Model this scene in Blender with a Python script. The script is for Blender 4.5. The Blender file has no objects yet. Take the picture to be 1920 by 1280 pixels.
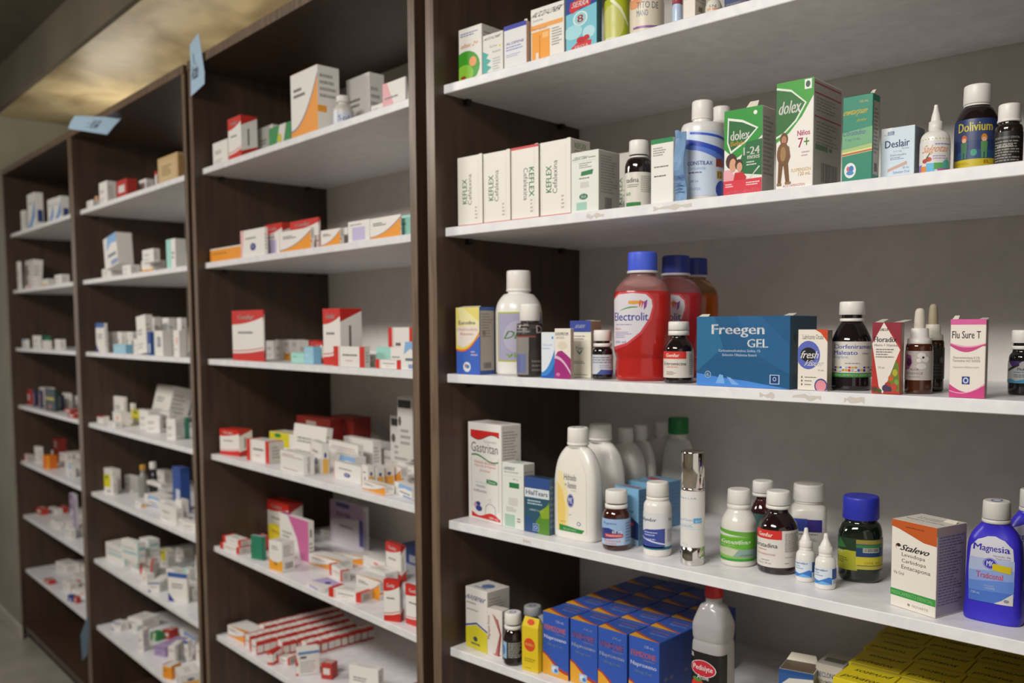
import bpy, bmesh, math, random
from mathutils import Vector, Matrix
S = bpy.context.scene
COL = S.collection
rnd = random.Random(7)
# ------------------------------------------------ camera, light, exposure
cam = bpy.data.cameras.new('camera'); camo = bpy.data.objects.new('camera', cam); COL.objects.link(camo)
rt, up, fw = Vector([0.691744, 0.722139, -0.002269]), Vector([-0.047262, 0.048408, 0.997709]), Vector([-0.720595, 0.690052, -0.067616])
m = Matrix((rt, up, -fw)).transposed().to_4x4(); m.translation = Vector([1.39022, -1.08875, 1.63921])
camo.matrix_world = m
cam.sensor_width = 36; cam.lens = 30.9250; cam.shift_x = -0.05828; cam.shift_y = 0.04606
cam.clip_start = .02; cam.clip_end = 50
cam.dof.use_dof = True; cam.dof.focus_distance = 1.22; cam.dof.aperture_fstop = 4.2
S.camera = camo
S.view_settings.view_transform = 'Standard'; S.view_settings.look = 'None'
S.view_settings.gamma = 1; S.view_settings.use_curve_mapping = False
S.view_settings.exposure = 0.22
w = bpy.data.worlds.new('world'); S.world = w; w.use_nodes = True
w.node_tree.nodes['Background'].inputs[0].default_value = (1, .96, .90, 1)
w.node_tree.nodes['Background'].inputs[1].default_value = .58
def area(name, loc, aim, sx, sy, power, color):
    l = bpy.data.lights.new(name, 'AREA'); l.shape = 'RECTANGLE'; l.size = sx; l.size_y = sy
    l.energy = power; l.color = color
    o = bpy.data.objects.new(name, l); COL.objects.link(o); o.location = loc
    o.rotation_euler = (Vector(aim) - Vector(loc)).to_track_quat('-Z', 'Y').to_euler()
    return o
area('ceiling_panel_light', (.70, -1.75, 2.72), (.70, -.6, 0), 1.1, .35, 40, (1, .965, .92))
area('ceiling_panel_light', (-2.2, -1.9, 2.72), (-2.2, -.6, 0), 1.1, .35, 35, (1, .95, .89))
area('niche_cove_light', (-3.18, .30, 2.475), (-3.2, .30, 3.2), .3, .06, .9, (1, .92, .78))
area('niche_strip_light', (-1.5, .30, 2.475), (-1.5, .20, 3.2), 4.4, .05, 3.6, (1, .88, .70))
# ------------------------------------------------ materials
def lin(c):
    c /= 255.; return c/12.92 if c <= .04045 else ((c+.055)/1.055)**2.4
def rgb(h):
    return tuple(lin(int(h[i:i+2], 16)) for i in (0, 2, 4)) + (1,)
MATS = {}
def mat(h, rough=.45, kind='paper'):
    key = (h, rough, kind)
    if key in MATS: return MATS[key]
    M = bpy.data.materials.new('%s_%s' % (kind, h)); M.use_nodes = True
    nt = M.node_tree; b = nt.nodes['Principled BSDF']
    b.inputs['Base Color'].default_value = rgb(h); b.inputs['Roughness'].default_value = rough
    tc = nt.nodes.new('ShaderNodeTexCoord'); n = nt.nodes.new('ShaderNodeTexNoise')
    nt.links.new(tc.outputs['Object'], n.inputs['Vector'])
    n.inputs['Scale'].default_value = 60 if kind != 'wall' else 3
    mr = nt.nodes.new('ShaderNodeMapRange'); mr.inputs['To Min'].default_value = max(rough-.06, .02); mr.inputs['To Max'].default_value = rough+.08
    nt.links.new(n.outputs['Fac'], mr.inputs['Value']); nt.links.new(mr.outputs['Result'], b.inputs['Roughness'])
    if kind == 'glass':
        b.inputs['Coat Weight'].default_value = .6; b.inputs['Coat Roughness'].default_value = .05
    if kind == 'chrome': b.inputs['Metallic'].default_value = 1
    if kind == 'clear':
        b.inputs['Transmission Weight'].default_value = .75; b.inputs['IOR'].default_value = 1.3
    if kind == 'drink':
        b.inputs['Transmission Weight'].default_value = .35; b.inputs['IOR'].default_value = 1.33; b.inputs['Coat Weight'].default_value = .5; b.inputs['Coat Roughness'].default_value = .06
    if kind == 'plastic': b.inputs['Subsurface Weight'].default_value = 0.05; b.inputs['Subsurface Radius'].default_value = (.01, .01, .01)
    MATS[key] = M; return M
def noise_mat(name, c1, c2, scale, rough, stretch=(1, 1, 1), bump=0, detail=6, lo=.35, hi=.65):
    M = bpy.data.materials.new(name); M.use_nodes = True; nt = M.node_tree; b = nt.nodes['Principled BSDF']
    tc = nt.nodes.new('ShaderNodeTexCoord'); mp = nt.nodes.new('ShaderNodeMapping'); mp.inputs['Scale'].default_value = stretch
    n = nt.nodes.new('ShaderNodeTexNoise'); n.inputs['Scale'].default_value = scale; n.inputs['Detail'].default_value = detail
    n.inputs['Distortion'].default_value = .6
    r = nt.nodes.new('ShaderNodeValToRGB'); r.color_ramp.elements[0].color = rgb(c1); r.color_ramp.elements[1].color = rgb(c2)
    r.color_ramp.elements[0].position = lo; r.color_ramp.elements[1].position = hi
    nt.links.new(tc.outputs['Object'], mp.inputs['Vector']); nt.links.new(mp.outputs['Vector'], n.inputs['Vector'])
    nt.links.new(n.outputs['Fac'], r.inputs['Fac']); nt.links.new(r.outputs['Color'], b.inputs['Base Color'])
    b.inputs['Roughness'].default_value = rough
    if bump:
        bp = nt.nodes.new('ShaderNodeBump'); bp.inputs['Strength'].default_value = bump; bp.inputs['Distance'].default_value = .004
        nt.links.new(n.outputs['Fac'], bp.inputs['Height']); nt.links.new(bp.outputs['Normal'], b.inputs['Normal'])
    return M
WOOD = noise_mat('walnut_laminate', '33251b', '4e3b2c', 9, .42, (5, 5, .35), .05, lo=.2, hi=.8)
WOODE = noise_mat('walnut_edge_band', '5d4a3b', '7c6753', 12, .38, (6, 6, .5))
MELA = noise_mat('white_melamine', 'e4e2e4', 'efedee', 30, .38)
BACKM = noise_mat('back_panel_melamine', 'dad5ce', 'e2ddd6', 20, .5)
WALLM = noise_mat('grey_green_plaster', '8d8a78', '989482', 4, .7, bump=.1)
SOFM = noise_mat('marbled_stucco', 'a08e6a', 'dccba4', 2.6, .35, (1, 1.6, 1), .15, 9, .38, .62)
FLOORM = noise_mat('grey_stone_floor', '8f897c', 'a49d8f', 5, .35, bump=.05)
CEILM = noise_mat('taupe_ceiling_paint', '5d5546', '6a6150', 3, .8)
# ------------------------------------------------ helpers
def tag(o, label=None, cat=None, group=None, kind=None):
    if label: o['label'] = label
    if cat: o['category'] = cat
    if group: o['group'] = group
    if kind: o['kind'] = kind
    return o
class MB:
    def __init__(s): s.v = []; s.f = []; s.mi = []; s.mats = []; s.sm = []; s.w = []
    def mid(s, M):
        if M not in s.mats: s.mats.append(M)
        return s.mats.index(M)
    def add(s, vs, fs, M, smooth=False, txt=False):
        b = len(s.v); s.v += [tuple(v) for v in vs]; i = s.mid(M)
        if not txt: s.w += range(b, len(s.v))
        for f in fs: s.f.append(tuple(b+k for k in f)); s.mi.append(i); s.sm.append(smooth)
    def box(s, x0, y0, z0, x1, y1, z1, M, bev=0):
        if bev == 0:
            vs = [(x, y, z) for z in (z0, z1) for y in (y0, y1) for x in (x0, x1)]
            s.add(vs, [(0, 2, 3, 1), (4, 5, 7, 6), (0, 1, 5, 4), (2, 6, 7, 3), (0, 4, 6, 2), (1, 3, 7, 5)], M)
            return
        bm = bmesh.new(); bmesh.ops.create_cube(bm, size=1)
        for v in bm.verts: v.co = Vector(((x0+x1)/2+v.co.x*(x1-x0), (y0+y1)/2+v.co.y*(y1-y0), (z0+z1)/2+v.co.z*(z1-z0)))
        bmesh.ops.bevel(bm, geom=bm.edges[:], offset=bev, segments=1, affect='EDGES')
        bm.verts.index_update()
        s.add([v.co[:] for v in bm.verts], [[v.index for v in f.verts] for f in bm.faces], M); bm.free()
    def build(s, name, parent=None, weld=False):
        me = bpy.data.meshes.new(name); me.from_pydata(s.v, [], s.f)
        for M in s.mats: me.materials.append(M)
        me.polygons.foreach_set('material_index', s.mi); me.polygons.foreach_set('use_smooth', [True]*len(s.f) if weld else s.sm); me.update()
        if weld:
            bm = bmesh.new(); bm.from_mesh(me); bm.verts.ensure_lookup_table(); bmesh.ops.remove_doubles(bm, verts=[bm.verts[i] for i in s.w], dist=.00003); bm.to_mesh(me); bm.free()
        o = bpy.data.objects.new(name, me); COL.objects.link(o)
        if parent: o.parent = parent
        return o
def place(o, pos, rx=0, ry=0):
    o.location = (pos[0], pos[1], pos[2]+pos[4]/2*abs(math.sin(math.radians(ry)))+pos[5]/2*abs(math.sin(math.radians(rx)))); o.rotation_euler = (math.radians(rx), math.radians(ry), math.radians(pos[3])); return o
_tc = {}
def text2d(s, bold=0):
    k = (s, bold)
    if k not in _tc:
        cu = bpy.data.curves.new('t', 'FONT'); cu.body = s; cu.resolution_u = 2
        o = bpy.data.objects.new('t', cu); me = o.to_mesh()
        V = [(v.co.x, v.co.y) for v in me.vertices]; F = [tuple(p.vertices) for p in me.polygons]
        o.to_mesh_clear(); bpy.data.objects.remove(o); bpy.data.curves.remove(cu)
        if bold:   # heavier strokes: the letters struck twice, slightly apart
            n = len(V); V = V+[(x+.035, y+.004) for x, y in V]; F = F+[tuple(i+n for i in f) for f in F]
        xs = [v[0] for v in V]; ys = [v[1] for v in V]
        x0, x1, y0, y1 = min(xs), max(xs), min(ys), max(ys)
        _tc[k] = ([((x-x0)/(x1-x0), (y-y0)/(y1-y0)) for x, y in V], F)
    return _tc[k]
def bars(x0, y0, x1, y1, n, seed=1):
    r = random.Random(seed); out = []; lh = (y1-y0)/n
    for i in range(n):
        y = y1-(i+1)*lh; x = x0; xe = x0+(x1-x0)*r.uniform(.6, 1)
        while x < xe:
            ww = (x1-x0)*r.uniform(.06, .2); e = min(x+ww, xe)
            out.append([(x, y+lh*.25), (e, y+lh*.25), (e, y+lh*.72), (x, y+lh*.72)]); x = e+(x1-x0)*.025
    return out
def polys(ops):
    """decor operations -> (layer, verts2d, faces, colour)"""
    out = []; seen = []
    for o in ops:
        k = o[0]; i0 = len(out); L = 0
        if k == 'r': _, x0, y0, x1, y1, c = o; out.append((L, [(x0, y0), (x1, y0), (x1, y1), (x0, y1)], [(0, 1, 2, 3)], c, 1))
        elif k == 'p': out.append((L, list(o[1]), [tuple(range(len(o[1])))], o[2], 1))
        elif k == 'c':
            _, cx, cy, rx, ry, c = o
            out.append((L, [(cx+rx*math.cos(a*math.pi/10), cy+ry*math.sin(a*math.pi/10)) for a in range(20)], [tuple(range(20))], c, 1))
        elif k in 'tb':   # text stretched to its box; optional quarter turns and shear
            s, x0, y0, x1, y1, c = o[1:7]; q = o[7] if len(o) > 7 else 0; sh = o[8] if len(o) > 8 else 0
            V, F = text2d(s, 1 if k == 'b' else 0); P = []
            for x, y in V:
                x = x+sh*(y-.5)
                if q == 1: x, y = 1-y, x
                elif q == 3: x, y = y, 1-x
                elif q == 2: x, y = 1-x, 1-y
                P.append((x0+x*(x1-x0), y0+y*(y1-y0)))
            out.append((L, P, F, c, 0))
        elif k == 'g':
            _, x0, y0, x1, y1, n, c = o
            for P in bars(x0, y0, x1, y1, n, int(x0*100+y0*1000+n)): out.append((L, P, [(0, 1, 2, 3)], c, 1))
        elif k == 'k':   # bar code
            _, x0, y0, x1, y1, c = o; r = random.Random(3); x = x0
            while x < x1:
                e = x+(x1-x0)*r.uniform(.015, .05); out.append((L, [(x, y0), (e, y0), (e, y1), (x, y1)], [(0, 1, 2, 3)], c, 1)); x = e+(x1-x0)*r.uniform(.02, .05)
        elif k == 's':   # swoosh band between two curves: list of (x, ylow, yhigh)
            _, pts, c = o
            P = [(x, a) for x, a, b in pts]+[(x, b) for x, a, b in reversed(pts)]; n = len(pts)
            out.append((L, P, [(i, i+1, 2*n-2-i, 2*n-1-i) for i in range(n-1)], c, 1))
        xs = [v[0] for e in out[i0:] for v in e[1]]; ys = [v[1] for e in out[i0:] for v in e[1]]
        if not xs: continue
        bb = (min(xs), min(ys), max(xs), max(ys))   # one layer of ink above whatever it overprints
        L = 1+max([l for b, l in seen if b[0] < bb[2] and bb[0] < b[2] and b[1] < bb[3] and bb[1] < b[3]], default=-1)
        seen.append((bb, L))
        for q in range(i0, len(out)): out[q] = (L,)+out[q][1:]
    return out
def curve(f0, f1, n=12, x0=0., x1=1.):
    return [(x0+(x1-x0)*i/n, f0(x0+(x1-x0)*i/n), f1(x0+(x1-x0)*i/n)) for i in range(n+1)]
def cut(P, ax, sgn, lim):
    Q = []
    for i in range(len(P)):
        p, q = P[i], P[(i+1) % len(P)]; a = sgn*(p[ax]-lim); b = sgn*(q[ax]-lim)
        if a >= 0: Q.append(p)
        if (a >= 0) != (b >= 0):
            t = a/(a-b); Q.append((p[0]+t*(q[0]-p[0]), p[1]+t*(q[1]-p[1])))
    return Q
def put_ops(mb, ops, fn, rough=.4, kind='paper', clip=None):
    for L, V, F, c, pol in polys(ops):
        if clip and pol:
            for face in F:
                P0 = [V[i] for i in face]
                for a in range(clip):
                    Pa = cut(cut(P0, 0, 1, a/clip), 0, -1, (a+1)/clip)
                    if len(Pa) < 3: continue
                    for b in range(8):
                        P = cut(cut(Pa, 1, 1, b/8), 1, -1, (b+1)/8)
                        if len(P) > 2: mb.add([fn(x, y, L) for x, y in P], [tuple(range(len(P)))], mat(c, rough, kind))
        elif clip:   # lettering follows the curved wall: sliced into narrow strips
            for face in F:
                P0 = [V[i] for i in face]; xs = [q[0] for q in P0]
                for a in range(max(0, int(min(xs)*48)), min(48, int(max(xs)*48)+1)):
                    P = cut(cut(P0, 0, 1, a/48), 0, -1, (a+1)/48)
                    if len(P) > 2: mb.add([fn(x, y, L) for x, y in P], [tuple(range(len(P)))], mat(c, rough, kind), False, True)
        elif pol:
            for face in F:
                P = [V[i] for i in face]
                for ax in (0, 1):
                    P = cut(cut(P, ax, 1, 0.), ax, -1, 1.)
                if len(P) > 2: mb.add([fn(x, y, L) for x, y in P], [tuple(range(len(P)))], mat(c, rough, kind))
        else: mb.add([fn(x, y, L) for x, y in V], F, mat(c, rough, kind), False, True)
EPS = .00009
def carton(pos, base='ece8e0', F=(), R=(), T=(), Lf=(), label='', name='medicine_box', group=None, cat='box', rx=0, ry=0, side=None, top=None, flap=None, eps=EPS):
    x, y, z, r, w, d, h = pos; mb = MB()
    mb.box(-w/2, -d/2, 0, w/2, d/2, h, mat(base), .0007)
    e = .0001
    fns = {'F': lambda a, b, L: (-w/2+a*w, -d/2-e-eps*L, b*h), 'R': lambda a, b, L: (w/2+e+eps*L, -d/2+a*d, b*h),
           'T': lambda a, b, L: (-w/2+a*w, -d/2+b*d, h+e+eps*L), 'L': lambda a, b, L: (-w/2-e-eps*L, d/2-a*d, b*h)}
    R = list(R); T = list(T)
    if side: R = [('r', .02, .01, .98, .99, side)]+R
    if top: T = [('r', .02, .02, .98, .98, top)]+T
    T = T+[('r', .02, .90, .98, .915, 'a8a297')] if not flap else T
    for k, ops in (('F', F), ('R', R), ('T', T), ('L', Lf)):
        if ops: put_ops(mb, list(ops), fns[k])
    o = mb.build(name); tag(o, label, cat, group); place(o, pos, rx, ry)
    if flap:   # torn or raised closing tabs: (x0, x1, height, back tilt) on the top edge
        for fx0, fx1, fy, fh, ft in flap:
            g = MB(); n = 6
            fh *= .10; q_ = (fx1-fx0)*.12
            pts = [(fx0, 0), (fx1, 0), (fx1-q_, 1), (fx0+q_, 1)]
            vs = []
            for k in (0, .0005):
                for a, b in pts: vs.append((-w/2+a*w, -d/2+fy*d+b*ft+k, h-.001+b*fh))
            g.add(vs, [(0, 1, 2, 3), (7, 6, 5, 4), (0, 4, 5, 1), (1, 5, 6, 2), (2, 6, 7, 3), (3, 7, 4, 0)], mat('e5ddcb'))
            g.build('flap', o)
    return o
def chaikin(P, n=2):
    for _ in range(n):
        Q = [P[0]]
        for a, b in zip(P, P[1:]):
            Q.append(tuple(.75*i+.25*j for i, j in zip(a, b))); Q.append(tuple(.25*i+.75*j for i, j in zip(a, b)))
        Q.append(P[-1]); P = Q
    return P
def sup(a, rx, ry, n):
    s, c = math.sin(a), math.cos(a)
    r = (abs(s/rx)**n+abs(c/ry)**n)**(-1/n); return r*s, -r*c
def loft(mb, prof, W, H, M, n, seg=32, q=1., caps=(1, 1), z0=0):
    """prof: (t, rx, ry) fractions of half width W, height H"""
    vs = []; fs = []
    for t, rx, ry in prof:
        for i in range(seg):
            x, y = sup(2*math.pi*i/seg, max(rx*W, 1e-5), max(ry*W*q, 1e-5), n(t) if callable(n) else n)
            vs.append((x, y, z0+t*H))
    for j in range(len(prof)-1):
        for i in range(seg):
            a, b = j*seg+i, j*seg+(i+1) % seg
            fs.append((a, b, b+seg, a+seg))
    mb.add(vs, fs, M, True)
    k = len(prof)-1
    if caps[0]: mb.add(vs[:seg], [tuple(reversed(range(seg)))], M)
    if caps[1]: mb.add(vs[k*seg:], [tuple(range(seg))], M)
def capmesh(mb, t0, t1, r, W, H, M, ribs=0, q=1., taper=.96):
    seg = 48; vs = []; fs = []
    rows = [(t0, r*.97), (t0+.03*(t1-t0), r), (t0+.9*(t1-t0), r*taper), (t0+.97*(t1-t0), r*taper*.97), (t1, r*taper*.9)]
    for j, (t, rr) in enumerate(rows):
        for i in range(seg):
            a = 2*math.pi*i/seg; k = rr*W
            if ribs and j in (1, 2) and i % 2: k *= 1-ribs
            vs.append((k*math.sin(a), -k*math.cos(a)*q, t*H))
    for j in range(len(rows)-1):
        for i in range(seg): a, b = j*seg+i, j*seg+(i+1) % seg; fs.append((a, b, b+seg, a+seg))
    mb.add(vs, fs, M, True); mb.add(vs[-seg:], [tuple(range(seg))], M); mb.add(vs[:seg], [tuple(reversed(range(seg)))], M)
def bottle(pos, prof, body=('2a1710', .1, 'glass'), n=2., cap=None, capc=('ece8e0', .4, 'plastic'), ring=None, lab=None, label='', name='medicine_bottle',
           group=None, cat='bottle', smooth=2, ribs=0, extra=None, q=None, rx=0, ry=0, labc='paper', liquid=None):
    x, y, z, r, w, d, h = pos; W = w/2; q = (d/w) if q is None else q
    P = chaikin([(a[0], a[1], a[2] if len(a) > 2 else a[1]) for a in prof], smooth)
    nf = n
    if cap:   # round neck under the cap, shoulders easing into it
        tn = cap[0]-.045; P = [(t, min(a, cap[2]*.9), min(a, cap[2]*.9)/q) if t >= tn else (t, a, b) for t, a, b in P]
        nf = lambda t: 2. if t >= tn else n if t < tn-.14 else n+(2.-n)*(t-tn+.14)/.14
    elif not callable(n): nf = lambda t: n
    mb = MB()
    if liquid:   # the filled lower part shows the drink's colour, the air space above it the clear wall
        t1 = liquid[0]; lo = [a for a in P if a[0] <= t1]; hi = [lo[-1]]+[a for a in P if a[0] > t1]
        loft(mb, lo, W, h, mat(*liquid[1]), nf, 56, q, (1, 0)); loft(mb, hi, W, h, mat(*body), nf, 56, q, (0, 1))
    else: loft(mb, P, W, h, mat(*body), nf, 56, q)
    o = mb.build(name); tag(o, label, cat, group); place(o, pos, rx, ry)
    if cap:
        mb = MB(); capmesh(mb, cap[0], cap[1], cap[2], W, h, mat(*capc), ribs, taper=cap[3] if len(cap) > 3 else .97)
        if len(cap) > 4: put_ops(mb, cap[4], lambda a, b, L: ((a-.5)*2*cap[2]*W, (b-.5)*2*cap[2]*W, h*cap[1]+.0001+EPS*L))
        mb.build('cap', o)
    for rg in (ring or []):
        mb = MB(); loft(mb, [(rg[0], rg[2]*.97, rg[2]*.97), (rg[0]+.003, rg[2], rg[2]), (rg[1]-.003, rg[2], rg[2]), (rg[1], rg[2]*.96, rg[2]*.96)], W, h, mat(*(rg[3] if len(rg) > 3 else capc)), 2., 32, 1.); mb.build('neck_ring', o)
    def rr(t):
        for a, b in zip(P, P[1:]):
            if a[0] <= t <= b[0] and b[0] > a[0]:
                k = (t-a[0])/(b[0]-a[0]); return a[1]+k*(b[1]-a[1]), a[2]+k*(b[2]-a[2])
        return P[-1][1], P[-1][2]
    for lb in (lab or []):
        t0, t1, a0, a1, ops = lb[:5]
        mb = MB()
        def fn(a, b, L):
            t = t0+b*(t1-t0); rx_, ry_ = rr(t); off = .00045+EPS*L
            X, Y = sup(math.radians(a0+a*(a1-a0)), rx_*W+off, ry_*W*q+off, nf(t)); return (X, Y, t*h)
        put_ops(mb, ops, fn, .4, labc, clip=18)
        mb.build(lb[5] if len(lb) > 5 else 'bottle_label', o, True)
    if extra: extra(o, W, h)
    return o
def struct(mb, name):
    return tag(mb.build(name), kind='structure')
# ------------------------------------------------ room shell
D = 0.4220; O1 = (-0.12118,-0.02298); PHI = 0.09215
LV1 = [2.113, 1.8278, 1.5297, 1.2238, 0.9528, 0.6434, 0.3513]; LV2 = [2.1201, 1.83, 1.53, 1.2292, 0.9333, 0.6434, 0.3513]
mb = MB(); mb.box(-9, -3.2, -.05, 3.2, 1.6, 0, FLOORM); struct(mb, 'floor')
mb = MB(); mb.box(-9, -3.2, 2.95, 3.2, -.03, 3.0, CEILM); struct(mb, 'ceiling')
mb = MB(); mb.box(-9, -.03, 0, -3.995, .1, 2.745, WALLM); struct(mb, 'wall_left')          # flush with the cabinet fronts
mb = MB(); mb.box(-4.06, .1, 0, -3.995, .62, 2.745, WALLM); struct(mb, 'wall_niche_end')
mb = MB(); mb.box(-4.06, .62, 0, 3.2, .7, 2.745, WALLM); struct(mb, 'wall_back')
mb = MB(); mb.box(-4.06, -.03, 2.745, 3.2, .7, 2.8, SOFM); struct(mb, 'trim_soffit')
mb = MB(); mb.box(-9, -.05, 2.745, 3.2, -.0302, 2.95, CEILM); struct(mb, 'wall_bulkhead')
mb = MB(); mb.box(-9, -3.25, 0, 3.2, -3.2, 2.95, noise_mat('far_wall_paint', '9a9486', 'a8a294', 3, .7)); struct(mb, 'wall_front')
mb = MB(); mb.box(-9, -.045, 0, -3.93, -.03, .075, noise_mat('pale_skirting', 'a8a294', 'b5afa0', 6, .5), .003); struct(mb, 'baseboard_left')
# ------------------------------------------------ cabinets
def cabinet(x0, wd, org, phi, lv, label, tagtop=2.435):
    root = bpy.data.objects.new('shelving_cabinet', None); COL.objects.link(root)
    root.location = (org[0], org[1], 0); root.rotation_euler = (0, 0, phi); tag(root, label, 'cabinet')
    R = .025; t = .024; x1 = x0+wd; top = tagtop
    for a in (x0, x1-t):
        mb = MB(); mb.box(a, -R+.002, .03, a+t, D+.012, top, WOOD); mb.box(a, -R, .03, a+t, -R+.0019, top, WOODE); mb.build('side_panel', root)
    mb = MB(); mb.box(x0, -R-.001, top+.0002, x1, D+.012, top+.026, WOOD); mb.box(x0, -R-.003, top+.0002, x1, -R-.0011, top+.026, WOODE); mb.build('top_panel', root)
    mb = MB(); mb.box(x0+t, -R+.002, .055, x1-t, D, .08, WOOD); mb.build('bottom_panel', root)
    mb = MB(); mb.box(x0+t, .0, 0, x1-t, .02, .055, mat('1c1512', .6, 'board')); mb.build('plinth', root)
    mb = MB(); mb.box(x0+t, D+.0005, .03, x1-t, D+.012, top, BACKM); mb.build('back_panel', root)
    for z in lv:
        mb = MB(); mb.box(x0+t, 0, z, x1-t, D, z+.018, MELA, .0012); mb.build('shelf', root)
        for sx, sg in ((x0+t, 1), (x1-t, -1)):
            for vy in (.06, D-.07):
                mb = MB()
                mb.box(min(sx, sx+sg*.012), vy-.006, z-.012, max(sx, sx+sg*.012), vy+.006, z-.0005, mat('15120f', .4, 'metal'))
                mb.build('shelf_support', root)
    return root
right_cab = cabinet(0, 1.178, O1, PHI, LV1, 'dark walnut shelving cabinet at right, full of bottles and colourful cartons')
for u0, u1, lv_ in ((.40, .44, 1), (.545, .62, 1), (.745, .77, 2), (.80, .845, 2), (.88, .91, 2), (.24, .26, 3)):
    mb = MB(); zz = LV1[lv_]; n = 7; r_ = random.Random(int(u0*100))
    top = [(u0+(u1-u0)*i/n, -.0002, zz+.012+r_.uniform(-.003, .002)) for i in range(n+1)]; bot = [(u0+(u1-u0)*i/n, -.0002, zz+.005+r_.uniform(-.002, .003)) for i in range(n+1)]
    mb.add(top+bot, [(i, n+1+i, n+2+i, i+1) for i in range(n)], mat('cfc8be', .6, 'paper')); mb.build('glue_residue', right_cab)
cabinet(-1.4275, 1.2347, (0, 0), 0, LV2, 'dark walnut shelving cabinet second from right, with many red and white cartons')
cabinet(-2.7344, 1.2745, (0, 0), 0, LV2, 'dark walnut shelving cabinet third from right, with mostly white cartons')
cabinet(-3.9879, 1.249, (0, 0), 0, LV2, 'dark walnut shelving cabinet farthest left, beside the grey green wall')
# ------------------------------------------------ right cabinet, top shelf in view
RB = ', right cabinet'
def G(*a): return ('g',)+a
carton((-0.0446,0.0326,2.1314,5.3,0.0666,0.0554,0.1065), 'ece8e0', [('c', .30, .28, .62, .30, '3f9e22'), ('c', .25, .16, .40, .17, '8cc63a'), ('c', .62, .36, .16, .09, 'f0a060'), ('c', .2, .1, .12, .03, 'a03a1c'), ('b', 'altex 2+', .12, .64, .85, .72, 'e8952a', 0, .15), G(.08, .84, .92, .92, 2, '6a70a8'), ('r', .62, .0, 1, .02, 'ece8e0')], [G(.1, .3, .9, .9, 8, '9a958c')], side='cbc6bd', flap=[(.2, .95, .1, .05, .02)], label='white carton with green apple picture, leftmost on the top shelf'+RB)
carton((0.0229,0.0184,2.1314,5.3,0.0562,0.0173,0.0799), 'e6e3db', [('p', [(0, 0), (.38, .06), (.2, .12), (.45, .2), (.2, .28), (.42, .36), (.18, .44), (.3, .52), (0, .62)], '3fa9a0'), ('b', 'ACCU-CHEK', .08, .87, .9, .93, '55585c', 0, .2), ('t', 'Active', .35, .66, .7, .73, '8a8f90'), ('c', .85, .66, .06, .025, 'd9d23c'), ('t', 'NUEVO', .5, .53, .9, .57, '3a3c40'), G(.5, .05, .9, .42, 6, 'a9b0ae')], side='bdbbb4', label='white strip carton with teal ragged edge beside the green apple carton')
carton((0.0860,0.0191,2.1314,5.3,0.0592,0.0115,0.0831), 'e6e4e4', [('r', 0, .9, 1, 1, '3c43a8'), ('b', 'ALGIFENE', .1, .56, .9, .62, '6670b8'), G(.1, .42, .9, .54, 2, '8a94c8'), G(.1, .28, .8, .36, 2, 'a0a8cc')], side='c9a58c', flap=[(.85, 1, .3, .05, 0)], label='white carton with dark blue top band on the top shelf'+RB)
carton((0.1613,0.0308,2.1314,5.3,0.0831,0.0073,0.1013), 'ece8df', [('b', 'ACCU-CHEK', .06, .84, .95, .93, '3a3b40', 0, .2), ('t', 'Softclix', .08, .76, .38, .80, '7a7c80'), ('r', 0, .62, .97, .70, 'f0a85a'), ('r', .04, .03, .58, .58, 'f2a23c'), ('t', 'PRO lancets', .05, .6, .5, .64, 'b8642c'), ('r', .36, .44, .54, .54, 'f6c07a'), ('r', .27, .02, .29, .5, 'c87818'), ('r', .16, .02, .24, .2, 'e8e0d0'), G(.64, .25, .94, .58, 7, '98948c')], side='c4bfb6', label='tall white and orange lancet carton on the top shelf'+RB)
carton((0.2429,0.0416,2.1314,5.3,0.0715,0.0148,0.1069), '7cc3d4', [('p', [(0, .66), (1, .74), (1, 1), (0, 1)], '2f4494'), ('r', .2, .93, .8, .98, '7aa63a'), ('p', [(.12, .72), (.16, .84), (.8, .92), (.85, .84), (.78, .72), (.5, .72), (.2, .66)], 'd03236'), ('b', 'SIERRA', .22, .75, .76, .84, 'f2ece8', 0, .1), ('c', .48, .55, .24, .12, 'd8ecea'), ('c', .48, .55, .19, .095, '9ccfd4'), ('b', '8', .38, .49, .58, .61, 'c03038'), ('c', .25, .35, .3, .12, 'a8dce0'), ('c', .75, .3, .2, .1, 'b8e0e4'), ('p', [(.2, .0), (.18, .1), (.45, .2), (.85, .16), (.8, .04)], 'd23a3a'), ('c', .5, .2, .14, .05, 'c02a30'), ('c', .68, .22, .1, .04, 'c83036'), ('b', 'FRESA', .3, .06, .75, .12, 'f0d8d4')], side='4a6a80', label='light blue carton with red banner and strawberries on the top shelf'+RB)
JAR = [(0, .9), (.02, .99), (.55, 1), (.72, 1), (.8, .93), (.84, .82), (1, .82)]
bottle((0.3015,0.0663,2.1314,43.3,0.0450,0.0450,0.1035), JAR, ('3a3a12', .15, 'glass'), cap=(.82, 1, .93), capc=('171310', .3, 'plastic'), lab=[(.04, .76, -85, 85, [('r', 0, 0, 1, 1, 'aeb81e'), ('c', .35, .45, .35, .4, 'c6c66a'), ('p', [(.3, .95), (.55, .75), (.8, .4), (.85, .42), (.6, .8), (.36, 1)], 'e4e6c0'), ('r', .1, 0, .9, .12, 'd9dcb4')])], label='lime green labelled jar with black lid on the top shelf'+RB)
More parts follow.
